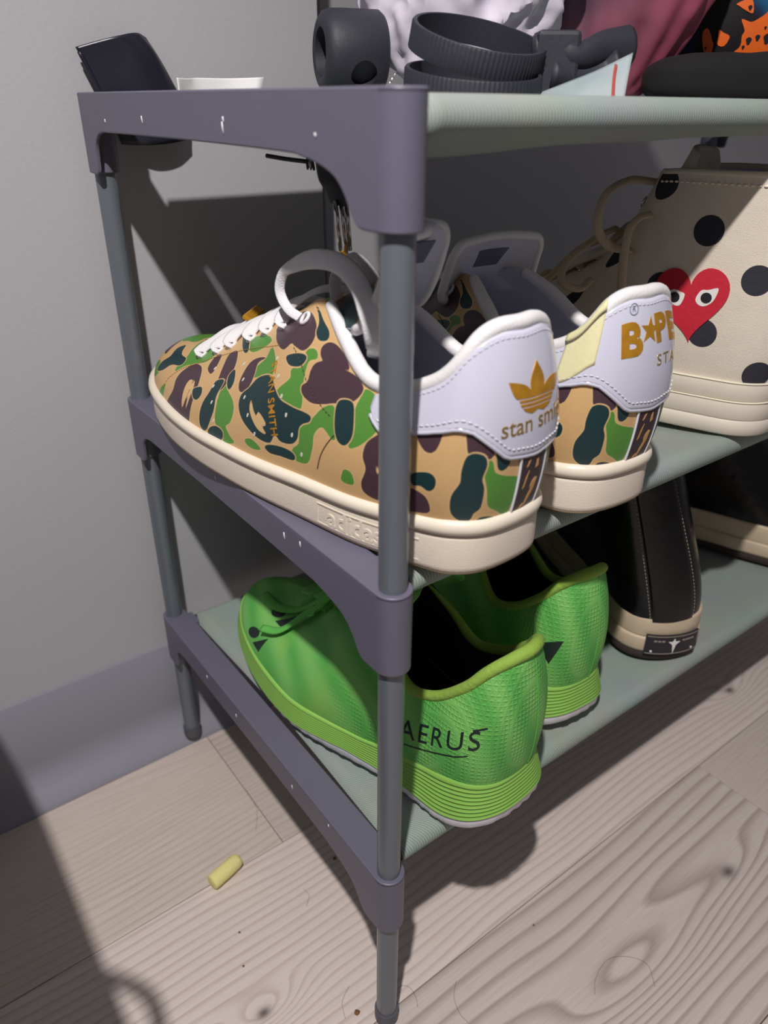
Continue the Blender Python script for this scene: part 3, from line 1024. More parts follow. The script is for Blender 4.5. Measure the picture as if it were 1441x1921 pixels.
def sneaker(label, loc, rz, heel, loop=True, tongue_tip=(0, 0), tape=False):
    t = thing('camouflage_sneaker', label, 'shoe', loc, rz, 'camouflage sneakers on the middle shelf')
    S = SN
    up = upper_mesh('upper', S, [M['camo'], M['lining']], t, th=.0024, fields=FIELDS)
    # piped collar edge
    ul = np.arange(-.205, .2051, .0025)
    P = S.pt(ul, np.ones(len(ul))) ; Nn = S.nrm(ul, np.ones(len(ul)))
    kk_ = np.ones(9) / 9
    pad = np.concatenate([P[:1].repeat(4, 0), P, P[-1:].repeat(4, 0)])
    P = np.stack([np.convolve(pad[:, c], kk_, 'valid') for c in range(3)], -1)
    path = P - Nn * .0012 + np.array([0, 0, .0004])
    rr = np.interp(np.abs(ul), [0, .17, .205], [1, 1, .75])
    V, F = sweep(path, .0034, .0034, ups=Nn, n=14, rscale=rr)
    mesh_obj('collar_piping', V, F, M['piping'], t)
    # patent heel panel
    ue = .1245
    P, F = patch_mesh(S, UC - ue, UC + ue, lambda u: tab_low(u) + max(0, (abs(u - UC) - (ue - .007)) / .007) * .04, lambda u: .975 - max(0, (abs(u - UC) - (ue - .007)) / .007) * .04, .0003, .0012, nu=110, nv=24)
    hp = mesh_obj('heel_panel', P, F, M['white_patent'], t)
    edge = [(UC + s_, tab_low(UC + s_)) for s_ in np.linspace(-ue + .001, ue - .001, 60)]
    Q = np.array(edge)
    pp = S.pt(Q[:, 0], Q[:, 1]) + S.nrm(Q[:, 0], Q[:, 1]) * .0009
    V, F = sweep(pp, .0010, .0008, ups=S.nrm(Q[:, 0], Q[:, 1]), n=8)
    mesh_obj('heel_panel_edge', V, F, M['white_patent'], hp)
    seam('panel_stitching', S, [(UC + s_, tab_low(UC + s_) + .045) for s_ in np.linspace(-ue + .006, ue - .006, 26)], M['stitch'], hp, r=.0003, dash=.0026, off=.0016)
    seam('collar_stitching', S, [(UC + s_, .945) for s_ in np.linspace(-ue + .004, ue - .004, 26)], M['stitch'], hp, r=.00022, dash=.0024, off=.0016)
    # heel strip with white edging
    hw = .0125
    P, F = patch_mesh(S, UC - hw, UC + hw, lambda u: .03, lambda u: .40, .0001, .0007, nu=14, nv=18)
    hs = mesh_obj('heel_strip', P, F, mat('brown_leather', (60, 44, 52), .35, bump=.1) if 'brown_leather' not in M else M['brown_leather'], t)
    M['brown_leather'] = hs.data.materials[0]
    for sg in (-1, 1):
        seam('strip_edging', S, [(UC + sg * hw, .03), (UC + sg * hw * 1.02, .15), (UC + sg * hw, .41)], M['stitch'], hs, r=.0006, off=.0006)
    polys = [[(-.001, -.012), (.0005, -.0105), (.0035, -.004), (.004, .001), (.0025, -.001), (-.0005, -.008)], [(.0005, -.0035), (.0022, -.001), (.0028, .0015), (.001, 0), (.0002, -.002)], [(-.0045, -.014), (-.003, -.0135), (-.0015, -.010), (-.003, -.011)], [(.0015, .006), (.0035, .0065), (.0028, .0105), (.0018, .009)], [(-.005, -.002), (-.004, -.001), (-.0025, .006), (-.004, .003)], [(-.0045, .008), (-.0035, .0085), (-.002, .0115), (-.0035, .0105)]]
    emboss('strip_print', poly_bm(polys), on_surf(S, UC, .22, 0, .0008), M['tan_print'], hs, th=.00012)
    # seams
    seam('eyestay_stitching', S, SEAM_EYE, M['stitch_tan'], t, r=.00025, dash=.0022, mirror=True)
    seam('quarter_stitching', S, SEAM_EYE2, M['dark_stitch'], t, r=.00024, dash=.0022, mirror=True)
    seam('quarter_seam', S, SEAM_Q, M['dark_stitch'], t, r=.00028, mirror=True)
    seam('toe_stitching', S, SEAM_TOE, M['stitch_tan'], t, r=.00025, dash=.0022, mirror=True)
    # perforations
    for sg in (1, -1):
        for u, v in PERF:
            emboss('perforation', poly_bm([[(x * .62, y) for x, y in disc(.00115)]]), on_surf(S, u * sg, v, 0, .00005), M['perf'], up, th=.00015, maxlen=.01)
    bmt = text_polys('STAN SMITH', .0066, offset=.00006, spacing=1.05)
    gt = GOLDTEXT
    emboss('gold_lettering', bmt, on_surf(S, .2135, .43, R(-64), .0001), M['gold'], up, th=.0001)
    # cup sole
    B, nrm = outline(S)
    y = B[:, 1]
    zt = B[:, 2] + .0062
    zb = .004 * np.clip((y - .215) / .08, 0, 1) ** 1.6 + .0022 * np.clip((.016 - y) / .02, 0, 1) ** 1.5
    def zz(f): return zb + (zt - zb) * f
    rim0 = .70
    o0 = .0012
    sole = ring_stack(B, nrm, [(o0 - .004, zz(0)), (o0 + .0002, zz(0.0)), (o0 + .0013, zz(.045)), (o0 + .0015, zz(.12)), (o0 + .0013, zz(.62)), (o0 + .0010, zz(rim0 - .015)), (o0 + .0001, zz(rim0)), (o0 - .003, zz(rim0 + .01))], True, False)
    so = mesh_obj('sole', sole[0], sole[1], M['cream_rubber'], t)
    ol = ring_stack(B, nrm, [(o0 - .006, zz(-.04)), (o0 + .0001, zz(-.03)), (o0 + .0009, zz(.0)), (o0 + .0008, zz(.04))], True, False)
    mesh_obj('outsole_edge', ol[0], ol[1], M['outsole'], so)
    rim = ring_stack(B, nrm, [(o0 - .004, zz(rim0 - .02)), (o0 + .0008, zz(rim0)), (o0 + .0024, zz(rim0 + .05)), (o0 + .0030, zz(rim0 + .13)), (o0 + .0026, zz(rim0 + .21)), (o0 + .0013, zz(rim0 + .27)), (o0 - .0006, zz(rim0 + .29)), (o0 - .0035, zz(rim0 + .27))], False, False)
    mesh_obj('sole_rim', rim[0], rim[1], M['cream_roll'], so)
    # raised lettering on the sole side
    def side_place(u0, f0, sc=1.0):
        def place(x, yv, h):
            u = (u0 - x / .66) % 1.0
            i = u * S.nu; i0 = np.floor(i).astype(int) % S.nu; fr = (i - np.floor(i))
            i1 = (i0 + 1) % S.nu
            lerp = lambda A: A[i0] * (1 - fr)[:, None] + A[i1] * fr[:, None] if A.ndim > 1 else A[i0] * (1 - fr) + A[i1] * fr
            b2 = lerp(B[:, :2]); n2 = lerp(nrm); a = lerp(zb); c = lerp(zt)
            q = b2 + n2 * (o0 + .0014 + h)
            return np.concatenate([q, (a + (c - a) * f0 + yv)[:, None]], 1)
        return place
    for sg in ((1,) if not tape else (1,)):
        emboss('sole_lettering', text_polys('adidas', .0125, offset=.0002), side_place(.1235, .335), M['cream_roll'], so, th=.0004)
        fr = [[(-.021, .0050), (.036, .0050), (.036, .0056), (-.021, .0056)], [(-.021, -.0050), (.036, -.0050), (.036, -.0044), (-.021, -.0044)], [(-.0215, -.0050), (-.0209, -.0050), (-.0209, .0056), (-.0215, .0056)]]
        emboss('sole_panel', poly_bm(fr), side_place(.1235, .335), M['cream_roll'], so, th=.0003)
        tr_ = [[(.022, -.003), (.0265, -.0005), (.024, .002)], [(.025, .0005), (.0275, .004), (.030, .0005), (.0275, -.003)], [(.0285, -.0005), (.033, -.003), (.031, .002)]]
        emboss('sole_emblem', poly_bm(tr_), side_place(.1235, .335), M['cream_roll'], so, th=.0004)
    insole(S, .026, M['lining'], t)
    # eyelets and laces
    eyl = sorted(EYELETS)
    eyl = [(u, v) for (u, v) in zip([e[0] for e in eyl], [.875, .885, .875, .845, .80, .74, .675])]
    dy, dz = tongue_tip
    wide = 1.3 if tape else 1.0
    tip = np.array([0, .059 + dy, .1315 + dz])
    base = np.array([0, .236, .0475])
    ctr = catmull(np.array([tip, [0, .0625 + dy, .127 + dz], [0, .072 + dy, .115 + dz], [0, .086 + dy * .8, .1035 + dz * .6], [0, .108 + dy * .4, .0955 + dz * .2], [0, .135 + dy * .1, .0860], [0, .17, .0700], [0, .205, .0565], base]), 6)
    hw_ = np.interp(np.linspace(0, 1, len(ctr)), [0, .03, .08, .16, .35, .6, 1], [.006, .014, .0195, .0225, .024, .017, .008]) * np.interp(np.linspace(0, 1, len(ctr)), [0, .35, .5], [wide, wide, 1])
    tw = np.interp(np.linspace(0, 1, len(ctr)), [0, .4, .7, 1], [.009, .009, 0, 0]) * (0 if tape else 1)
    bow = np.interp(np.linspace(0, 1, len(ctr)), [0, .08, .22, .38, .6, 1], [.001, .003, .008, .012, .006, .001])
    bz = np.interp(np.linspace(0, 1, len(ctr)), [0, .2, .4, 1], [.0, .0, .010, .002])
    av = np.linspace(-1, 1, 21)
    V, F = [], []
    T = unit(np.gradient(ctr, axis=0))
    for q in range(len(ctr)):
        nn = unit(np.cross([1, 0, 0], T[q])); nn = nn if nn[2] > 0 or nn[1] > 0 else -nn
        for a in av:
            p_ = ctr[q] + np.array([a * hw_[q], 0, 0]) - nn * 0 + np.array([0, -bow[q] * a * a + tw[q] * a, -bz[q] * a * a])
            V.append(p_)
    m = len(av)
    for q in range(len(ctr) - 1):
        for j in range(m - 1):
            F.append((q * m + j, q * m + j + 1, (q + 1) * m + j + 1, (q + 1) * m + j))
    tg = mesh_obj('tongue', V, F, [M['tongue_camo'], M['lining'], M['lining']], t)
    sm = tg.modifiers.new('thickness', 'SOLIDIFY'); sm.thickness = .0035; sm.offset = 0
    # camouflage outside (up/front), grey lining inside
    tg.data.update()
    sm.material_offset = 1; sm.material_offset_rim = 1
    VV = np.array(V).reshape(len(ctr), m, 3)
    pe = np.concatenate([VV[20::-1, 0], VV[0, 1:-1:4], VV[:21, -1]])
    V2, F2 = sweep(catmull(pe[::2], 3), .0024, .0024, n=10)
    mesh_obj('tongue_edge', V2, F2, M['piping'], tg)
    V2, F2 = patchless = (None, None)
    lb = poly_bm([[(-.011, -.006), (.011, -.006), (.011, .006), (-.011, .006)]])
    c6 = VV[9, m // 2]; tn = T[9]; n9 = unit(np.cross([1, 0, 0], tn)); n9 = n9 if n9[1] < 0 else -n9
    def lab(x, yv, h):
        return c6 + np.stack([x, 0 * x, 0 * x], -1) + yv[:, None] * (-tn) + n9 * (.0021 + h)
    emboss('size_label', lb, lab, M['label_grey'], tg, th=.0002, maxlen=.05)
    for k, (u, v) in enumerate(eyl):
        for sg in (1, -1):
            P0 = S.pt([u * sg], [v])[0]; N0 = S.nrm([u * sg], [v])[0]
            V, F = ring_at(P0 + N0 * .0004, N0, .0027, .0009)
            e = mesh_obj('eyelet', V, F, M['piping'], t)
    # crossing lace bars
    for k, (u, v) in enumerate(eyl[1:]):
        kk = k + 1
        A_ = S.pt([u], [v])[0]; NA = S.nrm([u], [v])[0]
        u2, v2 = eyl[kk - 1] if kk < 6 else eyl[kk]
        B_ = S.pt([-u2], [v2])[0]; NB = S.nrm([-u2], [v2])[0]
        yc = (A_[1] + B_[1]) / 2
        zc = float(np.interp(yc, [.062, .105, .135, .17, .205, .236], [.13, .098, .0865, .070, .0565, .0475])) + .0045
        pth = [A_ - NA * .001, A_ + NA * .0022 + [0, 0, .0005], A_ * .62 + B_ * .38 * 0 + np.array([0, A_[1] * .38, zc * .38]) + NA * .0028, [0.0, yc, zc + .001], B_ + NB * .003, B_ - NB * .001]
        pth = catmull(np.array(pth), 8)
        V, F = sweep(pth, .0036, .0010, up=(0, -.35, 1), n=10)
        mesh_obj('lace', V, F, M['lace'], t)
    if loop:
        w2l = lambda q: ((q[0] - loc[0]) * math.cos(rz) + (q[1] - loc[1]) * math.sin(rz), -(q[0] - loc[0]) * math.sin(rz) + (q[1] - loc[1]) * math.cos(rz), q[2] - loc[2])
        lp = [(.0225, .098, .3965), (.0185, .106, .4005), (.0175, .112, .408), (.018, .109, .4165), (.0185, .100, .4215), (.019, .084, .4265), (.019, .064, .4275), (.017, .047, .4225), (.015, .037, .412), (.017, .036, .401), (.024, .045, .393), (.032, .055, .388)]
        pts = catmull(np.array([w2l(q) for q in lp]), 10)
        wv = np.interp(np.linspace(0, 1, len(pts)), [0, .3, .45, 1], [.5, .55, 1, .8])
        V, F = sweep(pts, .0046, .0011, up=(-.6, -.68, .42), n=10, rscale=wv)
        mesh_obj('lace_loop', V, F, M['lace'], t)
        lp = [(.032, .086, .403), (.036, .092, .416), (.041, .083, .424), (.046, .075, .414), (.044, .088, .404)]
        pts = catmull(np.array([w2l(q) for q in lp]), 10)
        V, F = sweep(pts, .0034, .0010, up=(0, -1, .2), n=10)
        mesh_obj('lace_loop', V, F, M['lace'], t)
        g = box_obj('lace_plate', (-.008, -.003, -.0012), (.008, .003, .0012), M['gold'], t, bev=.0008)
        q = w2l(tuple(np.array(CP) + (np.array(FW) + (476 - 720.5) / 1403.48 * np.array(RT) - (589 - 960.5) / 1403.48 * np.array(UP)) * .412)); g.location = q; g.rotation_euler = (R(25), R(-8), R(30))
    if tape:
        P, F = patch_mesh(S, .046, .0735, lambda u: .70, lambda u: 1.0, .0014, .0004, nu=16, nv=14)
        tp = mesh_obj('masking_tape', P, F, M['masking'], t)
        tp['label'] = 'pale yellow masking tape stuck over the collar'
        us = np.linspace(.046, .0735, 12)
        arc = []
        for a in np.linspace(-.2, PI + .2, 12):
            Pq = S.pt(us, np.ones(12)); Nq = S.nrm(us, np.ones(12))
            c0 = Pq - Nq * .0012 + np.array([0, 0, .0004])
            arc.append(c0 + Nq * math.cos(a) * .0041 + np.array([0, 0, 1]) * math.sin(a) * .0041)
        A = np.array(arc); Vt = A.reshape(-1, 3)
        Ft = [(i * 12 + j, i * 12 + j + 1, (i + 1) * 12 + j + 1, (i + 1) * 12 + j) for i in range(11) for j in range(11)]
        tb = mesh_obj('tape_fold', Vt, Ft, M['masking'], tp)
        q_ = tb.modifiers.new('thickness', 'SOLIDIFY'); q_.thickness = .0003
    # heel prints
    pl = on_surf(S, UC, .62, 0, .0016)
    if heel == 'leaf':
        pl0 = on_surf(S, UC + .001, .685, R(-3), .0016)
        place = lambda x, yv, h: pl0(x * .95, yv * .74, h)
        def clip(P, lo, hi):
            for sgn, lim in ((1, lo), (-1, hi)):
                Q = []
                for i in range(len(P)):
                    a, b = P[i], P[(i + 1) % len(P)]
                    da, db = sgn * (a[1] - lim), sgn * (b[1] - lim)
                    if da >= 0: Q.append(a)
                    if da * db < 0:
                        tt = da / (da - db); Q.append((a[0] + (b[0] - a[0]) * tt, lim))
                P = Q
                if len(P) < 3: return None
            return P
        def leaf(cx, cy, ln, w, ang):
            tt = np.linspace(0, PI, 14)
            s_ = [(w * math.sin(a) ** 1.1 * (1), -ln / 2 + ln * i / 13) for i, a in enumerate(tt)]
            s_ += [(-x, yv) for x, yv in s_[-2:0:-1]]
            ca, sa = math.cos(ang), math.sin(ang)
            return [(cx + x * ca - yv * sa, cy + x * sa + yv * ca) for x, yv in s_]
        leaves = [leaf(0, .0045, .0235, .0047, 0), leaf(-.0090, .0005, .0205, .0042, R(52)), leaf(.0090, .0005, .0205, .0042, R(-52))]
        tri = [leaf(0, -.004, .02, .0050, 0), leaf(-.0042, -.0045, .014, .0036, R(38)), leaf(.0042, -.0045, .014, .0036, R(-38))]
        polys = []
        for lf in leaves:
            q = clip(lf, -.0022, .03); 
            if q: polys.append(q)
        body = [(-.0112, -.0022), (.0112, -.0022), (.0098, -.0062), (.0072, -.0092), (.0035, -.0108), (0, -.0092), (-.0035, -.0108), (-.0072, -.0092), (-.0098, -.0062)]
        for a, b in ((-.0044, -.0030), (-.0066, -.0052), (-.0110, -.0074)):
            q = clip(body, a, b)
            if q: polys.append(q)
        for P in polys:
            emboss('gold_emblem', poly_bm([P]), place, M['gold'], hp, th=.0001)
        emboss('gold_lettering', text_polys('stan smith', .0100, offset=.00004), on_surf(S, UC - .0005, .548, R(2), .0016), M['gold_pale'], hp, th=.0001)
    else:
        place = on_surf(S, UC, .790, 0, .0016)
        for ch, cx, cy in (('B', -.0150, -.002), ('P', .0030, .0015), ('E', .0125, .001)):
            pc = (lambda cx, cy: (lambda x, yv, h: place(x + cx, yv + cy, h)))(cx, cy)
            emboss('gold_lettering', text_polys(ch, .0195 if ch == 'B' else .0165, offset=.0009, shear=-.12), pc, M['gold'], hp, th=.0001)
        star = []
        for i in range(10):
            r_ = .0062 if i % 2 == 0 else .0026
            star.append((-.0052 + r_ * math.sin(i * PI / 5 + .1), .002 + r_ * math.cos(i * PI / 5 + .1)))
        bm = bmesh.new()
        cv = bm.verts.new((-.0052, .002, 0)); sv = [bm.verts.new((x, yv, 0)) for x, yv in star]
        for i in range(10): bm.faces.new((cv, sv[(i + 1) % 10], sv[i]))
        emboss('gold_star', bm, place, M['gold'], hp, th=.0001)
        emboss('lettering', text_polys('STA', .0072, offset=.00002, spacing=1.25), (lambda x, yv, h: place(x + .0065, yv - .0125, h)), M['gold_pale'], hp, th=.0001)
        emboss('lettering', text_polys('R', .0032), (lambda x, yv, h: place(x - .0155, yv + .0115, h)), M['label_grey'], hp, th=.0001)
        a = np.linspace(0, 2 * PI, 20, endpoint=False)
        q = place(-.0155 + .0024 * np.cos(a), .0115 + .0024 * np.sin(a), .0001)
        V, F = sweep(q, .00015, .00015, up=(0, -1, 0), n=5, closed=True)
        mesh_obj('lettering', V, F, M['label_grey'], hp)
    return t

M['stitch_tan'] = mat('tan_thread', (170, 128, 76), .8)
M['tan_print'] = mat('tan_print', (206, 160, 96), .5)
M['perf'] = mat('pale_perforation', (208, 206, 196), .6)
M['label_grey'] = mat('grey_print', (96, 98, 118), .7)
def tongue_camo():
    m, nt, b = nodes_of('tongue_camouflage', .5, .4)
    L = nt.links
    v = coord(nt)
    cur = None
    for i, (col, sc, th) in enumerate((((86, 142, 58), 38, .56), ((74, 52, 62), 31, .60), ((26, 54, 58), 34, .60))):
        mp = nd(nt, 'Mapping'); mp.inputs['Location'].default_value = (i * 3.1, i * 1.7, i); L.new(v, mp.inputs[0])
        n = nd(nt, 'TexNoise'); n.inputs['Scale'].default_value = sc; n.inputs['Detail'].default_value = 0; L.new(mp.outputs[0], n.inputs['Vector'])
        r = nd(nt, 'MapRange'); r.inputs[1].default_value = th - .045; r.inputs[2].default_value = th - .035; L.new(n.outputs['Fac'], r.inputs[0])
        mx = nd(nt, 'MixRGB'); mx.inputs[2].default_value = lin(col)
        if cur is None: mx.inputs[1].default_value = lin((206, 168, 118))
        else: L.new(cur, mx.inputs[1])
        L.new(r.outputs[0], mx.inputs[0]); cur = mx.outputs[0]
    L.new(cur, b.inputs['Base Color'])
    return m
M['tongue_camo'] = tongue_camo()
sneaker('camouflage leather sneaker with a gold leaf emblem on its white heel, behind the front post', (.046, -.018, .3112), R(3.1), 'leaf')
sneaker('camouflage leather sneaker with yellow tape and gold letters on its white heel', (.1272, -.013, .3112), R(-3), 'letters', loop=False, tongue_tip=(.040, -.016), tape=True)
# ------------------------------------------------------------------ green sports shoes
GRN = [
 [(0, .007, .026), (0, -.002, .055), (0, .001, .088), (0, .007, .117)],
 [(-.016, .009, .026), (-.022, .003, .055), (-.018, .004, .088), (-.0105, .010, .1150)],
 [(-.027, .017, .026), (-.034, .015, .052), (-.028, .013, .080), (-.0205, .017, .1080)],
 [(-.032, .031, .025), (-.038, .029, .050), (-.033, .027, .078), (-.0265, .027, .0950)],
 [(-.034, .048, .023), (-.040, .048, .045), (-.035, .047, .060), (-.0300, .045, .0790)],
 [(-.037, .068, .021), (-.042, .069, .042), (-.038, .069, .060), (-.0290, .066, .0735)],
 [(-.043, .095, .018), (-.047, .094, .042), (-.040, .090, .072), (-.0240, .085, .0920)],
 [(-.048, .118, .017), (-.051, .116, .040), (-.040, .108, .080), (-.0150, .104, .1070)],
 [(-.052, .145, .015), (-.054, .144, .034), (-.038, .135, .066), (-.0100, .128, .0900)],
 [(-.050, .175, .014), (-.052, .175, .030), (-.036, .163, .054), (-.0090, .155, .0740)],
 [(-.044, .205, .015), (-.047, .206, .029), (-.033, .192, .046), (-.0070, .178, .0630)],
 [(-.033, .234, .017), (-.036, .236, .030), (-.025, .220, .044), (-.0040, .190, .0580)],
 [(-.018, .255, .019), (-.020, .258, .031), (-.013, .240, .042), (-.0020, .193, .0570)],
 [(0, .262, .021), (0, .266, .032), (0, .250, .043), (0, .194, .0570)],
]
GS = Surf(GRN, widen(GRN, .90, .84), nu=340, nv=64)

def knit_mat():
    m, nt, b = nodes_of('green_mesh_fabric', .6, .35)
    L = nt.links
    v = coord(nt)
    mp = coord(nt, (1, 1, 1), (R(25), R(10), R(35)))
    w = nd(nt, 'TexWave'); w.inputs['Scale'].default_value = 14; w.inputs['Distortion'].default_value = 3.5; w.inputs['Detail'].default_value = 1
    L.new(mp, w.inputs['Vector'])
    mx = nd(nt, 'MixRGB'); mx.inputs[1].default_value = lin((92, 176, 82)); mx.inputs[2].default_value = lin((126, 196, 102))
    L.new(w.outputs['Fac'], mx.inputs[0])
    n = nd(nt, 'TexNoise'); n.inputs['Scale'].default_value = 22; L.new(v, n.inputs['Vector'])
    m2 = nd(nt, 'MixRGB'); m2.inputs[2].default_value = lin((150, 198, 92))
    r = nd(nt, 'MapRange'); r.inputs[1].default_value = .52; r.inputs[2].default_value = .72; r.inputs[4].default_value = .55
    L.new(n.outputs['Fac'], r.inputs[0]); L.new(r.outputs[0], m2.inputs[0]); L.new(mx.outputs[0], m2.inputs[1])
    L.new(m2.outputs[0], b.inputs['Base Color'])
    # ripstop grid relief, only towards the heel
    sx = nd(nt, 'SeparateXYZ'); L.new(v, sx.inputs[0])
    def wv(sock, f):
        a = nd(nt, 'Math', operation='MULTIPLY'); a.inputs[1].default_value = f; L.new(sock, a.inputs[0])
        s_ = nd(nt, 'Math', operation='SINE'); L.new(a.outputs[0], s_.inputs[0])
        p_ = nd(nt, 'Math', operation='POWER'); p_.inputs[1].default_value = 6; ab = nd(nt, 'Math', operation='ABSOLUTE'); L.new(s_.outputs[0], ab.inputs[0]); L.new(ab.outputs[0], p_.inputs[0])
        return p_.outputs[0]
    g = nd(nt, 'Math', operation='MAXIMUM'); L.new(wv(sx.outputs['Z'], 1100), g.inputs[0])
    g2 = nd(nt, 'Math', operation='MAXIMUM'); L.new(wv(sx.outputs['X'], 1300), g2.inputs[0]); L.new(wv(sx.outputs['Y'], 1300), g2.inputs[1])
    L.new(g2.outputs[0], g.inputs[1])
    k = nd(nt, 'MapRange'); k.inputs[1].default_value = .08; k.inputs[2].default_value = .12; k.inputs[3].default_value = 1; k.inputs[4].default_value = .1
    L.new(sx.outputs['Y'], k.inputs[0])
    q = nd(nt, 'Math', operation='MULTIPLY'); L.new(g.outputs[0], q.inputs[0]); L.new(k.outputs[0], q.inputs[1])
    bp = nd(nt, 'Bump'); bp.inputs['Strength'].default_value = .6; bp.inputs['Distance'].default_value = .0005
    L.new(q.outputs[0], bp.inputs['Height']); L.new(bp.outputs[0], b.inputs['Normal'])
    return m
M['green'] = knit_mat()

def tongue_simple(S, pts, hw, bow, m, parent, th=.004, name='tongue'):
    ctr = catmull(np.array(pts, float), 6)
    k = len(ctr); tt = np.linspace(0, 1, k)
    hwv = np.interp(tt, np.linspace(0, 1, len(hw)), hw); bw = np.interp(tt, np.linspace(0, 1, len(bow)), bow)
    av = np.linspace(-1, 1, 13)
    V = [ctr[q] + np.array([a * hwv[q], -bw[q] * a * a, -bw[q] * .4 * a * a]) for q in range(k) for a in av]
    F = [(q * 13 + j, q * 13 + j + 1, (q + 1) * 13 + j + 1, (q + 1) * 13 + j) for q in range(k - 1) for j in range(12)]
    o = mesh_obj(name, V, F, m, parent)
    s = o.modifiers.new('thickness', 'SOLIDIFY'); s.thickness = th; s.offset = 0
    s2 = o.modifiers.new('round', 'SUBSURF'); s2.levels = 1; s2.render_levels = 1
    return o

def lace_rows(S, uv, parent, m, w=.003, lift=.004, zoff=.004):
    for k, (u, v) in enumerate(uv):
        A_ = S.pt([u], [v])[0]; NA = S.nrm([u], [v])[0]; B_ = S.pt([-u], [v])[0]; NB = S.nrm([-u], [v])[0]
        top = S.pt([u], [1.0])[0][2]
        pth = catmull(np.array([A_ - NA * .001, A_ + NA * .002, [0, (A_[1] + B_[1]) / 2 - .002, top + zoff], B_ + NB * .002, B_ - NB * .001]), 8)
        V, F = sweep(pth, w, .0011, up=(0, -.35, 1), n=8)
        mesh_obj('lace', V, F, m, parent)

def on_level(S, U0, z0, off=0.0, ang=0.0):
    """flat figure laid level round the side: y stays vertical height"""
    a = S.scale(U0, .4)[0]
    ca, sa = math.cos(ang), math.sin(ang)
    vv = np.linspace(0, 1, 60)
    def place(x, y, h):
        X = x * ca - y * sa; Y = x * sa + y * ca
        U = U0 - X / a
        V = np.empty(len(U))
        for i in range(len(U)):
            zc = S.pt(np.full(60, U[i]), vv)[:, 2]
            V[i] = np.interp(z0 + Y[i], zc, vv)
        return S.pt(U, V) + S.nrm(U, V) * (off + h)
    return place

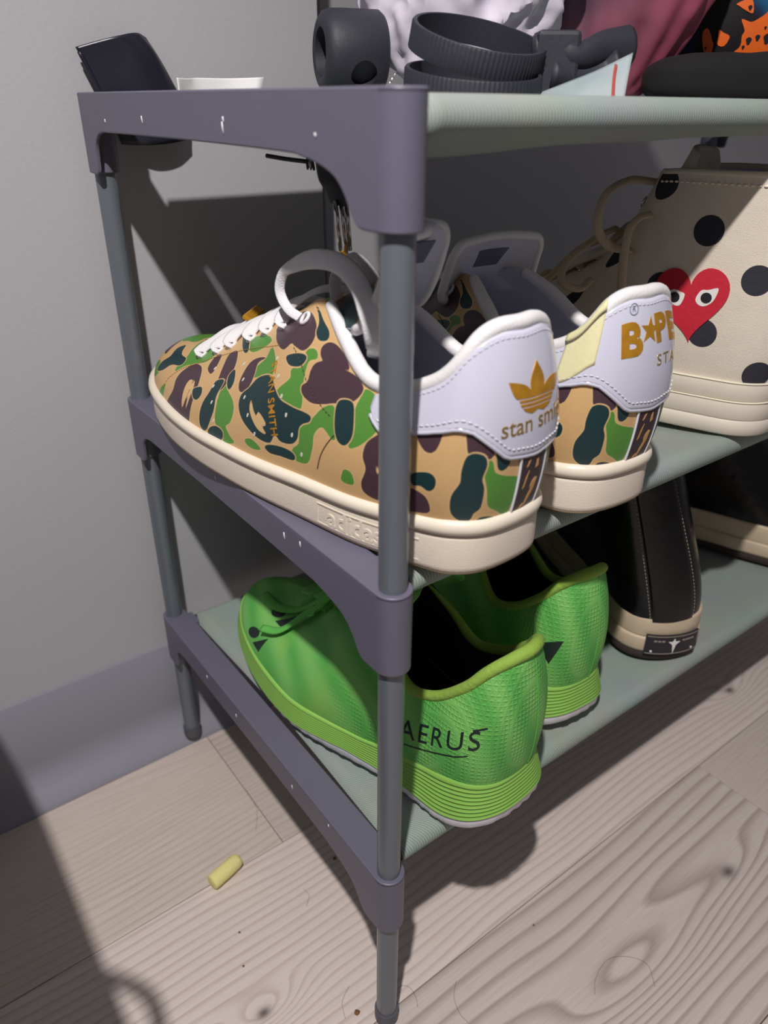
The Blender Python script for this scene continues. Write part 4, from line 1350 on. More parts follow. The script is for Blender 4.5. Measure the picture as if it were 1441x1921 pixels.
GS2 = Surf([[(p[0] * .9, p[1], p[2]) for p in r] for r in GRN], [[(p[0] * .9, p[1], p[2]) for p in r] for r in GRN], nu=340, nv=64)
def green_shoe(label, loc, rz, letters):
    t = thing('green_sport_shoe', label, 'shoe', loc, rz, 'green sports shoes on the bottom shelf')
    S = GS if letters else GS2
    up = upper_mesh('upper', S, [M['green'], M['green_in']], t, th=.003)
    # soft lime collar
    ul = np.arange(-.215, .2151, .004)
    P = S.pt(ul, np.full(len(ul), .985)); Nn = S.nrm(ul, np.full(len(ul), .985))
    rr = np.interp(np.abs(ul), [0, .16, .215], [1.25, 1, .45])
    V, F = sweep(P - Nn * .0016, .0028, .0030, ups=Nn, n=12, rscale=rr)
    mesh_obj('collar', V, F, M['lime'], t)
    B, nrm = outline(S)
    y = B[:, 1]
    side = np.sign(B[:, 0] + 1e-9)
    # lime midsole, taller round the heel with a dip at the waist
    hz = np.interp(y, [0, .02, .05, .09, .15, .23, .262], [.036, .036, .030, .023, .020, .022, .026])
    zb0 = .0145 * np.clip((.030 - y) / .034, 0, 1) ** 1.7 + .012 * np.clip((y - .175) / .09, 0, 1) ** 1.7
    fl_ = np.interp(y, [0, .03, .08, .13, .2, .26], [.0050, .0045, .0015, .0025, .0015, .0015])
    wz = zb0 + np.interp(y, [0, .03, .07, .10, .14, .262], [.0095, .0085, .0080, .0095, .0060, .0045])
    rings = [(-.004, wz - .001), (fl_ * .9 + .0018, wz - .0003)]
    nrid = 8
    for i in range(nrid + 1):
        f = i / nrid
        z = wz + (hz - wz) * (f * .80)
        o_ = fl_ * (1 - f * .72) + .0022 - .0012 * f
        ridge = np.interp(y, [0, .06, .1, .3], [1, 1, .25, .1])
        rings += [(o_ - .0007 * ridge, z + .0001), (o_ + .0003 * ridge, z + (hz - wz) * .035), (o_ + .0003 * ridge, z + (hz - wz) * .065)]
    rings += [(fl_ * .2 + .0012, hz - .0010), (fl_ * .1 + .0003, hz + .0002), (-.003, hz + .0004)]
    P, F = ring_stack(B, nrm, rings, True, False)
    ms = mesh_obj('midsole', P, F, M['green_mid'], t)
    # white rubber outsole, grooved
    zig = .0006 * np.sign(np.sin(np.arange(len(B)) * 2 * PI * 60 / len(B)))
    wr = [(-.010, zb0 + .0006), (fl_ - .0022, zb0 + .0001), (fl_ - .0004, zb0 + .0010), (fl_ + .0010 + zig * .5, zb0 + .003), (fl_ + .0016, wz - .0014), (fl_ + .0014, wz + .0003), (-.002, wz + .0004)]
    P, F = ring_stack(B, nrm, wr, True, False)
    mesh_obj('outsole', P, F, M['white_rub'], t)
    insole(S, .026, M['green_in'], t, inset=-.004)
    tongue_simple(S, [[0, .078, .126], [0, .085, .118], [0, .105, .106], [0, .13, .0905], [0, .16, .073], [0, .195, .058]], [.016, .026, .026, .020, .014, .008], [.006, .010, .012, .006, .003, .001], M['green'], t)
    uvl = [(.245, .93), (.268, .92), (.291, .90), (.313, .88), (.336, .86), (.358, .84)]
    lace_rows(S, uvl, t, M['green_lace'])
    # bow of laces: two loops and two ends lying over the toe
    A0 = np.array([0, .118, .108])
    for sg in (-1, 1):
        lp = [A0, A0 + [sg * .012, .004, .006], A0 + [sg * .030, .010, -.004], A0 + [sg * .040, .020, -.022], A0 + [sg * .030, .026, -.026], A0 + [sg * .012, .012, -.004], A0]
        V, F = sweep(catmull(np.array(lp), 8), .0028, .0011, up=(0, .2, 1), n=8)
        mesh_obj('lace_bow', V, F, M['green_lace'], t)
    lp = [A0 + [-.002, 0, .001], [-.012, .135, .098], [-.020, .155, .078], [-.022, .176, .060], [-.026, .196, .053], [-.020, .222, .0475]]
    V, F = sweep(catmull(np.array(lp), 8), .0034, .0010, up=(-.3, .2, 1), n=8)
    mesh_obj('lace_end', V, F, M['green_lace'], t)
    lp = [A0 + [.002, 0, .001], [-.006, .140, .096], [-.024, .160, .070], [-.036, .178, .049], [-.040, .196, .042]]
    V, F = sweep(catmull(np.array(lp), 8), .0030, .0010, up=(-.5, .2, 1), n=8)
    mesh_obj('lace_end', V, F, M['green_lace'], t)
    # heel seam
    seam('heel_seam', S, [(-.012, .10), (-.010, .5), (-.006, .95)], M['green_lace'], t, r=.00035)
    # toe marks: two rows of a round and a pointed shape
    for k, V0 in enumerate((.60, .24)):
        pl1 = on_surf(S, .380, V0, R(0), .0001); pl0 = lambda x, y, h, p_=pl1: p_(x * 1.5, y * 1.25, h)
        emboss('toe_mark', poly_bm([[( -.0030 + .0052 * math.cos(a) * .8 + .0018 * math.sin(a), .0040 * math.sin(a)) for a in np.linspace(0, 2 * PI, 20, endpoint=False)]]), pl0, M['ink'], up, th=.00012)
        emboss('toe_mark', poly_bm([[(.0010, -.0042), (.0085, -.0042), (.0085, .0062)]]), pl0, M['ink'], up, th=.00012)
    # side lettering
    if letters:
        pl0 = on_level(S, .098, .0575, .0001, R(22))
        emboss('lettering', text_polys('AERUS', .0170, shear=.30, offset=-.00002, spacing=1.18), pl0, M['ink'], up, th=.00012)
        emboss('underline', poly_bm([[(-.034, -.0092), (-.020, -.0101), (.012, -.0101), (.020, -.0088), (.020, -.0082), (.012, -.0093), (-.020, -.0093), (-.034, -.0088)]]), pl0, M['ink'], up, th=.00012)
        emboss('underline', poly_bm([[(.0265, .0076), (.0345, .0076), (.0348, .0066), (.0265, .0066)]]), pl0, M['ink'], up, th=.00012)
    else:
        emboss('side_mark', poly_bm([[(-.008, .006), (.010, .006), (.0035, -.010)]]), on_surf(S, .052, .46, 0, .0001), M['ink'], up, th=.00012)
    return t
green_shoe('bright green sports shoe nearest the front post, with black lettering on its side', (.080, -.0185, .1305), R(5.3), True)
green_shoe('bright green sports shoe half hidden behind the other, a black triangle on its side', (.1625, .0095, .1305), R(-4), False)

# ------------------------------------------------------------------ high-top shoes
def high_top(h, mid=.60):
    """rib table of a lace-up high-top: h = height of the ankle"""
    s = h / .150
    return [
     [(0, .006, .028), (0, -.003, .055), (0, .008, .095 * s), (0, .007, h)],
     [(-.018, .010, .028), (-.024, .004, .055), (-.018, .012, .095 * s), (-.018, .011, h)],
     [(-.028, .022, .028), (-.034, .020, .055), (-.028, .024, .095 * s), (-.0285, .024, h)],
     [(-.031, .044, .028), (-.0365, .044, .055), (-.034, .048, .095 * s), (-.0335, .046, h)],
     [(-.033, .068, .028), (-.0385, .068, .055), (-.036, .070, .095 * s), (-.0335, .068, h)],
     [(-.036, .092, .028), (-.0410, .092, .055), (-.035, .092, .095 * s), (-.0280, .086, h - .001)],
     [(-.040, .116, .027), (-.0440, .115, .050), (-.034, .110, .090 * s), (-.0190, .094, h - .004)],
     [(-.043, .140, .026), (-.0460, .138, .045), (-.034, .128, .075 * s), (-.0150, .104, .121 * s)],
     [(-.045, .165, .025), (-.0475, .163, .040), (-.034, .150, .060), (-.0110, .124, .096 * s)],
     [(-.045, .190, .025), (-.0470, .190, .038), (-.033, .176, .052), (-.0100, .150, .077)],
     [(-.041, .215, .025), (-.0430, .216, .038), (-.030, .202, .050), (-.0080, .184, .062)],
     [(-.032, .242, .025), (-.0335, .244, .038), (-.024, .228, .050), (-.0050, .196, .059)],
     [(-.017, .261, .026), (-.0180, .264, .039), (-.013, .246, .050), (-.0025, .200, .058)],
     [(0, .268, .026), (0, .271, .039), (0, .254, .050), (0, .201, .058)],
    ]

def high_shoe(name, label, loc, rz, h, mats, fox_m, kind, group=None, lace_m=None, lean=0.0):
    t = thing(name, label, 'shoe', loc, rz, group)
    hl = high_top(h)
    def ln(sg): return [[(p[0] - sg * lean * max(0, p[2] - .045) * max(0, 1 - max(0, p[1] - .06) / .08), p[1], p[2]) for p in r] for r in hl]
    S = Surf(ln(1), ln(-1), nu=320, nv=80)
    up = upper_mesh('upper', S, mats, t, th=.0022)
    B, nrm = outline(S)
    y = B[:, 1]
    zb = .006 * np.clip((y - .19) / .08, 0, 1) ** 1.6
    o0 = .0016
    if kind == 'boot':
        bz = [(-.004, zb), (o0, zb), (o0 + .0012, zb + .0012), (o0 + .0014, zb + .006), (o0 + .0004, zb + .0075)]
        P, F = ring_stack(B, nrm, bz, True, False); so = mesh_obj('sole', P, F, M['outsole_dark'], t)
        z0 = zb + .0075
        P, F = ring_stack(B, nrm, [(-.002, z0), (o0 + .0018, z0), (o0 + .0026, z0 + .002), (o0 + .0026, z0 + .0105), (o0 + .0018, z0 + .0125), (o0 - .001, z0 + .0125)], False, False)
        mesh_obj('foxing', P, F, M['foxing'], so)
        P, F = ring_stack(B, nrm, [(-.002, z0 + .012), (o0 + .0008, z0 + .0122), (o0 + .0012, z0 + .014), (o0 + .0010, z0 + .0265), (o0 + .0004, z0 + .0285), (-.002, z0 + .0285)], False, False)
        mesh_obj('foxing', P, F, M['foxing'], so)
    else:
        P, F = ring_stack(B, nrm, [(-.004, zb), (o0 + .001, zb), (o0 + .0022, zb + .001), (o0 + .0022, zb + .0092), (o0 + .001, zb + .0100)], True, False)
        so = mesh_obj('sole', P, F, M['foxing_clean'], t)
        z = zb + .0100
        for hh, oo in ((.0114, .0016), (.0114, .0010)):
            P, F = ring_stack(B, nrm, [(-.002, z - .0005), (o0 + oo, z), (o0 + oo + .0004, z + .0006), (o0 + oo, z + hh - .0008), (o0 + oo - .0006, z + hh), (-.002, z + hh)], False, False)
            mesh_obj('foxing', P, F, M['foxing_clean'], so)
            a = np.stack([B[:, 0] + nrm[:, 0] * (o0 + oo + .0001), B[:, 1] + nrm[:, 1] * (o0 + oo + .0001), z + hh - .0003 + 0 * z], -1)
            V, F = sweep(a, .0006, .0005, n=6, closed=True)
            mesh_obj('foxing_line', V, F, M['ivory_thread'], so)
            z = z + hh
    insole(S, .030, M['black_lining'] if kind == 'boot' else M['lining'], t)
    tongue_simple(S, [[0, .080, h + .012], [0, .084, h + .002], [0, .095, h * .86], [0, .113, h * .72], [0, .14, .088], [0, .17, .068], [0, .2, .058]], [.018, .026, .026, .022, .018, .014, .008], [.006, .010, .010, .008, .004, .002, .001], mats[0], t)
    uvl = [(u, .93) for u in (.232, .252, .272, .293, .314, .336, .358, .380)]
    for sg in (1, -1):
        for u, v in uvl[:7]:
            P0 = S.pt([u * sg], [v])[0]; N0 = S.nrm([u * sg], [v])[0]
            V, F = ring_at(P0 + N0 * .0003, N0, .0027, .0008)
            mesh_obj('eyelet', V, F, M['chrome'] if kind != 'boot' else M['eyelet_dark'], t)
    lace_rows(S, uvl[2:] if kind != 'boot' else uvl, t, lace_m or M['lace'], w=.0034)
    return t, S, up, so
M['outsole_dark'] = mat('dark_outsole', (58, 48, 44), .8)
M['foxing_clean'] = mat('cream_foxing', (214, 205, 190), .5, noise=.05, nscale=60)
M['ivory_thread'] = mat('ivory_rib', (238, 230, 208), .6)
M['eyelet_dark'] = mat('dark_metal', (60, 60, 64), .3, metal=.8)
M['canvas_lace'] = mat('cream_lace', (206, 186, 160), .85, bump=.5, bscale=1500)
M['black_lace'] = mat('black_lace', (30, 28, 30), .9)

def canvas_mat():
    m, nt, b = nodes_of('cream_canvas', .85, .25)
    L = nt.links
    v = coord(nt)
    n = nd(nt, 'TexNoise'); n.inputs['Scale'].default_value = 14; L.new(v, n.inputs['Vector'])
    mx = nd(nt, 'MixRGB'); mx.inputs[1].default_value = lin((214, 203, 188)); mx.inputs[2].default_value = lin((222, 212, 197))
    L.new(n.outputs['Fac'], mx.inputs[0]); L.new(mx.outputs[0], b.inputs['Base Color'])
    w = nd(nt, 'TexNoise'); w.inputs['Scale'].default_value = 1400; L.new(v, w.inputs['Vector'])
    w2 = nd(nt, 'TexNoise'); w2.inputs['Scale'].default_value = 35; L.new(v, w2.inputs['Vector'])
    bp = nd(nt, 'Bump'); bp.inputs['Strength'].default_value = .5; bp.inputs['Distance'].default_value = .0005; L.new(w.outputs['Fac'], bp.inputs['Height'])
    bq = nd(nt, 'Bump'); bq.inputs['Strength'].default_value = .35; bq.inputs['Distance'].default_value = .004; L.new(w2.outputs['Fac'], bq.inputs['Height']); L.new(bp.outputs[0], bq.inputs['Normal'])
    L.new(bq.outputs[0], b.inputs['Normal'])
    return m
M['canvas'] = canvas_mat()
M['dot'] = mat('dark_printed_dot', (42, 42, 52), .8, noise=.08, bump=.3)

# cream polka dot shoe
CV_LOC, CV_RZ = (.2975, -.0039, .3105), R(15)
t, S, up, so = high_shoe('polka_dot_high_top', 'cream canvas high-top with black dots and a red heart patch with eyes', CV_LOC, CV_RZ, .1435, [M['canvas'], M['lining']], M['foxing_clean'], 'canvas', lace_m=M['canvas_lace'])
CVS = S
V, F = [], []
DOTS = []
HEART = None
DOTS = [(.1804, .942), (.1188, .749), (.0688, .544), (.1549, .466), (.1079, .267), (.0512, .086), (.222, .62), (.205, .25), (.018, .30), (.018, .80), (.265, .45), (.16, .02), (.30, .12), (.33, .55), (-.04, .1), (-.04, .56), (-.09, .33), (-.09, .8), (-.14, .1), (-.14, .55), (-.2, .4)]
HEART = (.1235, .415, .00130)
for u, v in DOTS:
    a, b_ = S.scale(u, v)
    emboss('printed_dot', poly_bm([disc(.0082, 28)]), on_surf(S, u, v, 0, .00003), M['dot'], up, th=.0001, maxlen=.003)
hu, hv, hs = HEART
hp = []
for i in range(60):
    a = 2 * PI * i / 60
    x = 16 * math.sin(a) ** 3; yv = 13 * math.cos(a) - 5 * math.cos(2 * a) - 2 * math.cos(3 * a) - math.cos(4 * a)
    hp.append((x * hs, yv * hs * 1.12 + .001))
place = on_surf(S, hu, hv, R(6), .0001)
ht = emboss('heart_patch', poly_bm([hp]), place, M['heart_red'], up, th=.0008, maxlen=.002)
for sg in (-1, 1):
    cx = sg * .0088
    eye = [(cx - .0072 * .8, .0025 - sg * .0012), (cx - .003, .0058 + .0004 * sg), (cx + .001, .0066), (cx + .0062, .0052 + sg * .0022), (cx + .0040, .0008), (cx, -.0022), (cx - .0035, -.0020)]
    if sg < 0: eye = [(2 * cx - x, yv) for x, yv in eye][::-1]; eye = [(x, yv) for x, yv in eye]
    Q = catmull(np.array(eye), 4, closed=True)
    emboss('printed_eye', poly_bm([[tuple(q) for q in Q]]), place, M['eye_white'], ht, th=.00095, maxlen=.002)
    emboss('printed_pupil', poly_bm([disc(.0030, 20, cx, .0022)]), place, M['eye_black'], ht, th=.0011, maxlen=.002)
# folded collar edge with thick stitches
ul = np.arange(-.215, .2151, .004)
P = S.pt(ul, np.full(len(ul), 1.0)); Nn = S.nrm(ul, np.full(len(ul), 1.0))
V, F = sweep(P - Nn * .001, .0018, .0016, ups=Nn, n=8)
mesh_obj('collar_edge', V, F, M['canvas'], t)
seam('collar_stitching', S, [(x, .955) for x in np.linspace(-.2, .2, 30)], M['ivory_thread'], t, r=.0007, dash=.0034)
# laces hanging loose at the side
for pth, w in (([(-.0150, .0955, .1355), (-.0205, .0990, .1364), (-.0305, .1068, .137), (-.0427, .1136, .1312), (-.0487, .1151, .1201), (-.0487, .1135, .110), (-.0461, .1076, .1028), (-.0401, .1015, .1003), (-.0330, .0990, .0990)], .0028),
               ([(-.0230, .0860, .1195), (-.0344, .094, .119), (-.0432, .097, .1138), (-.0481, .0965, .1042), (-.0516, .0948, .093), (-.0540, .0924, .0803), (-.0560, .0887, .0700)], .0026),
               ([(-.012, .118, .108), (-.030, .122, .104), (-.050, .130, .092), (-.060, .128, .082), (-.056, .118, .078), (-.045, .116, .082)], .0026),
               ([(-.010, .128, .100), (-.026, .136, .094), (-.050, .142, .080), (-.060, .152, .066), (-.048, .158, .062)], .0026)):
    V, F = sweep(catmull(np.array(pth), 8), w, .0013, up=(-.6, 0, .5), n=10)
    mesh_obj('loose_lace', V, F, M['canvas_lace'], t)

# black boots
M['boot_shadow'] = M['black_lining']
t, S, up, so = high_shoe('black_leather_high_top', 'black leather high-top heel towards the front, black label with a star on its cream sole', (.2635, .0135, .1305), R(-30), .158, [M['black_leather'], M['black_lining']], M['foxing'], 'boot', 'black leather high-tops on the bottom shelf', M['black_lace'], lean=.34)
for u in (-.030, -.025, .022, .027):
    seam('heel_stitching', S, [(u, .02), (u * 1.0, .5), (u * .95, .97)], M['boot_thread'], t, r=.00035, dash=.003)
P, F = patch_mesh(S, -.0275, .0245, lambda u: .02, lambda u: .985, .0001, .0010, nu=14, nv=40)
mesh_obj('heel_strap', P, F, M['black_leather'], t)
B, nrm = outline(S)
def fox_place(u0, z0, off):
    def place(x, yv, h):
        i = ((u0 - x / .62) % 1.0) * S.nu; i0 = np.floor(i).astype(int) % S.nu; fr = (i - np.floor(i)); i1 = (i0 + 1) % S.nu
        b2 = B[i0, :2] * (1 - fr)[:, None] + B[i1, :2] * fr[:, None]; n2 = nrm[i0] * (1 - fr)[:, None] + nrm[i1] * fr[:, None]
        return np.concatenate([b2 + n2 * (off + h), (z0 + yv)[:, None]], 1)
    return place
fp = fox_place(-.004, .0155, .0044)
lb = emboss('heel_label', poly_bm([[(-.0215, -.0085), (.0215, -.0085), (.0215, .0085), (-.0215, .0085)]]), fp, M['patch_black'], so, th=.0010, maxlen=.004)
lb['label'] = 'black rubber label with a pale star'
def sub(cx, cy, off=.0011):
    return lambda x, yv, h: fp(x + cx, yv + cy, h + off)
star = [(0, .0058), (.0012, .0030), (.0045, .0030), (.0018, .0008), (.0012, -.0008), (0, -.0075), (-.0012, -.0008), (-.0018, .0008), (-.0045, .0030), (-.0012, .0030)]
bm = bmesh.new(); cv_ = bm.verts.new((0, .0015, 0)); sv = [bm.verts.new((x, yv, 0)) for x, yv in star]
for i in range(10): bm.faces.new((cv_, sv[i], sv[(i + 1) % 10]))
emboss('label_star', bm, sub(0, 0), M['eye_white'], lb, th=.0003)
for s_, cx in (('DRK', -.0115), ('SHDW', .0115)):
    emboss('label_letters', text_polys('- - -' if s_ == 'DRK' else '- - - -', .0075 if s_ == 'DRK' else .0065, offset=.0002, spacing=.8), sub(cx, .0042), M['boot_thread'], lb, th=.0003)
for cx in (-.0165, .0165):
    emboss('label_stud', poly_bm([disc(.0009, 8)]), sub(cx, -.0055), M['eye_white'], lb, th=.0003)
for k, (a, b_) in enumerate((((-.0205, .0078), (.0205, .0072)), ((-.0205, -.0072), (.0205, -.0078)))):
    emboss('label_border', poly_bm([[(a[0], b_[1] if False else min(a[1], b_[1])), (b_[0], min(a[1], b_[1])), (b_[0], max(a[1], b_[1])), (a[0], max(a[1], b_[1]))]]), sub(0, 0, .001), M['boot_thread'], lb, th=.0002)
high_shoe('black_leather_high_top', 'black leather high-top lying deeper at the right edge, its cream side sole showing', (.425, .185, .1305), R(207), .158, [M['black_leather'], M['black_lining']], M['foxing'], 'boot', 'black leather high-tops on the bottom shelf', M['black_lace'])
# ------------------------------------------------------------------ things on the top shelf
import mathutils
RX = np.array([.8012, -.5983, 0.0]); RX = RX / np.linalg.norm(RX)
NC = np.array([-.5983, -.8012, 0.0]); NC = NC / np.linalg.norm(NC)
ZS = .4882      # top of the upper fabric

def crumple(name, centre, radii, label, m, seed, amp=.006, flat=ZS + .0006, sub=5, folds=26, power=2.0, group=None, neck=False):
    bm = bmesh.new()
    bmesh.ops.create_icosphere(bm, subdivisions=sub, radius=1.0)
    c = np.array(centre)
    off = Vector((seed * 3.1, seed * 1.7, seed * .9))
    for v in bm.verts:
        d = v.co.normalized()
        s = (abs(d.x) ** power + abs(d.y) ** power + abs(d.z) ** power) ** (-1 / power)
        q = d * s
        if neck:
            k = min(1, max(0, (q.z - .30) / .62)); k = k * k * (3 - 2 * k)
            ang = math.atan2(q.y, q.x)
            pl = 1 + .16 * (k + .07) * math.sin(9 * ang + 4 * q.z + seed) + .03 * math.sin(17 * ang + seed)
            f = (1 - .80 * k) * pl + .55 * max(0, q.z - .80) / .2
            q = Vector((q.x * f, q.y * f, q.z))
        base = c + RX * q.x * radii[0] - NC * q.y * radii[1] + np.array([0, 0, q.z * radii[2]])
        p = Vector(base.tolist()) * folds + off
        n1 = 1 - abs(mathutils.noise.noise(p)) * 2.2
        n2 = 1 - abs(mathutils.noise.noise(p * 2.3 + Vector((5, 1, 2)))) * 2.0
        n3 = mathutils.noise.noise(Vector(base.tolist()) * 9 + off)
        nn = Vector((RX * d.x - NC * d.y + np.array([0, 0, d.z])).tolist())
        co = Vector(base.tolist()) + nn * (amp * (.9 * n1 + .45 * n2 + 1.3 * n3))
        if co.z < flat: co.z = flat + (co.z - flat) * .02
        v.co = co
    bmesh.ops.recalc_face_normals(bm, faces=bm.faces[:])
    o = bm_obj(name, bm, m)
    sharp(o, 40)
    return tag(o, label, 'bag', group)

crumple('white_plastic_bag', (.161, .156, .584), (.058, .034, .100), 'crumpled white plastic bag behind the black ribbed rings', M['tissue'], 3, amp=.0050, folds=40, sub=6, neck=True)

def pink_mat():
    m, nt, b = nodes_of('pink_plastic_painted_shade', .38, .5)
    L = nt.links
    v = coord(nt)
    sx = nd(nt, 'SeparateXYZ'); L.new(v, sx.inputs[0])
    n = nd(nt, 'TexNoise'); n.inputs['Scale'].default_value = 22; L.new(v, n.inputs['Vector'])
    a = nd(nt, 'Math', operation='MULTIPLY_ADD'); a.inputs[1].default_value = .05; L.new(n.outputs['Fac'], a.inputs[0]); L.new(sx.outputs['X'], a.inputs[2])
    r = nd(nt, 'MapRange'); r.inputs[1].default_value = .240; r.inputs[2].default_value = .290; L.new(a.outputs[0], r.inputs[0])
    mx = nd(nt, 'MixRGB'); mx.inputs[1].default_value = lin((78, 70, 84)); mx.inputs[2].default_value = lin((168, 84, 108))  # grey-violet left side is a shadow painted into the pink
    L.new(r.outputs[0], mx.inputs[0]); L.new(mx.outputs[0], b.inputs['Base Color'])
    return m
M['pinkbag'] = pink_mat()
crumple('pink_plastic_bag', (.262, .138, .602), (.066, .040, .114), 'pink plastic bag slumped on the top shelf, its left side painted in grey shade', M['pinkbag'], 8, amp=.0030, folds=22, sub=6, neck=True)

# black pouch with blue and orange print
def unp(px, py, dep):
    d = np.array(FW) + (px - 720.5) / 1403.48 * np.array(RT) - (py - 960.5) / 1403.48 * np.array(UP)
    return np.array(CP) + d * dep
def pouch_mat():
    m, nt, b = nodes_of('dark_printed_cloth', .6, .3)
    L = nt.links
    n = nd(nt, 'TexNoise'); n.inputs['Scale'].default_value = 26; n.inputs['Detail'].default_value = 1; L.new(coord(nt), n.inputs['Vector'])
    r = nd(nt, 'ValToRGB'); e = r.color_ramp.elements
    e[0].position = .50; e[0].color = lin((22, 18, 24)); e[1].position = .64; e[1].color = lin((26, 96, 136))
    k = e.new(.56); k.color = lin((20, 44, 76))
    L.new(n.outputs['Fac'], r.inputs[0]); L.new(r.outputs[0], b.inputs['Base Color'])
    return m
M['pouch'] = pouch_mat()
M['orange'] = mat('orange_print', (240, 106, 24), .55, noise=.12, nscale=90)
pc = np.array([.372, .118, .525])
def pouch_pt(a, b, h=0.0):
    """a across, b up (metres from the pouch centre), on its bulging front"""
    a = np.asarray(a, float); b = np.asarray(b, float)
    k = np.clip(1 - (a / .072) ** 2 - (b / .0475) ** 2, 0, 1) ** .5
    q = pc + a[..., None] * RX + b[..., None] * np.array([0, 0, 1.0]) + (k * .030)[..., None] * NC
    return q + h * NC
bm = bmesh.new(); bmesh.ops.create_uvsphere(bm, u_segments=64, v_segments=40, radius=1)
for v in bm.verts:
    d = v.co.copy()
    q = pc + RX * d.x * .072 + np.array([0, 0, 1]) * d.z * .0475 - NC * d.y * .030
    if q[2] < ZS + .0006: q[2] = ZS + .0006
    v.co = Vector(q.tolist())
po = bm_obj('printed_pouch', bm, M['pouch'])
tag(po, 'dark pouch with blue and orange splashed print at the right of the top shelf', 'pouch')
PX = lambda L: [((1160 + x / 5.128), y / 5.128) for x, y in L]
def px2ab(P):
    out = []
    for x, y in P:
        d = (np.array(FW) + (x - 720.5) / 1403.48 * np.array(RT) - (y - 960.5) / 1403.48 * np.array(UP))
        t = ((pc + NC * .026 - np.array(CP)) @ NC) / (d @ NC)
        q = np.array(CP) + d * t - pc
        out.append((float(q @ RX), float(q[2])))
    return out
shapes = [[(805, 340), (850, 270), (880, 330), (895, 400), (905, 430), (880, 545), (850, 545), (820, 500)], [(955, 290), (1000, 320), (1050, 350), (1030, 410), (990, 450), (940, 430), (950, 350)],
          [(1130, 40), (1215, 0), (1280, 0), (1275, 130), (1210, 105), (1150, 60)], [(1165, 190), (1240, 215), (1290, 205), (1380, 150), (1441, 105), (1600, 60), (1700, 300), (1600, 520), (1441, 615), (1230, 590), (1110, 560), (1090, 510), (1150, 450), (1165, 350), (1190, 300)]]
for P in shapes:
    Q = catmull(np.array(px2ab(PX(P))), 3, closed=True)
    emboss('orange_print', poly_bm([[tuple(q) for q in Q]]), lambda x, y, h: pouch_pt(x, y, h + .0002), M['orange'], po, th=.0003, maxlen=.004)
for x, y, r_ in ((1225, 400, 26), (1175, 460, 14), (1310, 370, 22), (1385, 275, 12), (1315, 525, 12), (835, 465, 10), (1400, 380, 36), (1250, 80, 18)):
    (a, b_), = px2ab(PX([(x, y)]))
    emboss('black_print', poly_bm([[(a + math.cos(t_) * r_ * .00006 * (1 + .3 * math.sin(3 * t_)), b_ + math.sin(t_) * r_ * .00008) for t_ in np.linspace(0, 2 * PI, 12, endpoint=False)]]), lambda x, y, h: pouch_pt(x, y, h + .0006), M['bore'], po, th=.0002, maxlen=.004)
# black folded cloth below and beside it
cl = crumple('black_folded_cloth', (.322, .060, .4985), (.075, .028, .0135), 'black folded cloth lying low in front of the printed pouch', M['black_lining'], 5, amp=.0015, folds=20, power=3.2)
cl['category'] = 'cloth'

# black tube with bored end
ax = np.array([.95, -.31, 0]); ax = ax / np.linalg.norm(ax)
tc_ = np.array([.0905, .178, ZS + .0204])
def tube_black():
    N = 64
    prof = [(.0112, .016), (.0112, 0.0), (.0138, -.0008), (.0160, .0), (.0183, .0018), (.0193, .0052), (.0195, .010), (.0195, .030), (.018, .032), (0, .032)]
    s_ = np.cross(ax, [0, 0, 1]); u_ = np.cross(s_, ax)
    V, F = [], []
    for i in range(N):
        a = 2 * PI * i / N
        for r_, x in prof: V.append(tc_ + ax * (x - .004) + r_ * (math.cos(a) * s_ + math.sin(a) * u_))
    k = len(prof)
    for i in range(N):
        for j in range(k - 1):
            F.append((i * k + j, ((i + 1) % N) * k + j, ((i + 1) % N) * k + j + 1, i * k + j + 1))
    F.append(tuple(i * k for i in range(N)))
    return V, F
V, F = tube_black()
bm = bmesh.new()
vs = [bm.verts.new(tuple(v)) for v in V]
for f in F: bm.faces.new([vs[i] for i in f])
bmesh.ops.remove_doubles(bm, verts=bm.verts, dist=1e-5)
bmesh.ops.recalc_face_normals(bm, faces=bm.faces[:])
bt = bm_obj('black_tube', bm, M['matte_black'])
V, F = sweep([tc_ + ax * .0165 + np.array([-.35, -.75, -.52]) * .0145, tc_ + ax * .0165 + np.array([-.35, -.75, -.52]) * .040], .0068, n=32)
cut = mesh_obj('cutter_tmp', V, F, M['bore'])
md = bt.modifiers.new('bore', 'BOOLEAN'); md.object = cut; md.operation = 'DIFFERENCE'; md.solver = 'EXACT'
dg = bpy.context.evaluated_depsgraph_get()
me = bpy.data.meshes.new_from_object(bt.evaluated_get(dg))
bt.modifiers.clear(); bt.data = me
bpy.data.objects.remove(cut)
sharp(bt, 45)
tag(bt, 'fat matte black tube with bored holes lying on the top shelf', 'tube')

# ribbed rings with clamp
def ribbed_ring(centre, nrm, R_, h, th, x_dir):
    n_ = unit(np.array(nrm, float)); e1 = unit(np.array(x_dir) - n_ * np.dot(n_, x_dir)); e2 = np.cross(n_, e1)
    N = 360
    V, F = [], []
    prof = [(R_ - th, -h / 2), (R_, -h / 2 + .0008), (R_, h / 2 - .0008), (R_ - .0006, h / 2), (R_ - th, h / 2)]
    for i in range(N):
        a = 2 * PI * i / N
        rib = .00035 if (i // 2) % 2 else 0
        for j, (r_, z) in enumerate(prof):
            rr_ = r_ - (rib if j in (1, 2) else 0)
            V.append(np.array(centre) + rr_ * (math.cos(a) * e1 + math.sin(a) * e2) + z * n_)
    k = len(prof)
    for i in range(N):
        for j in range(k):
            F.append((i * k + j, ((i + 1) % N) * k + j, ((i + 1) % N) * k + (j + 1) % k, i * k + (j + 1) % k))
    return V, F
rg = thing('ribbed_clamp', 'pair of black ribbed rings joined to a dark clamp at the shelf front', 'clamp', (0, 0, 0))
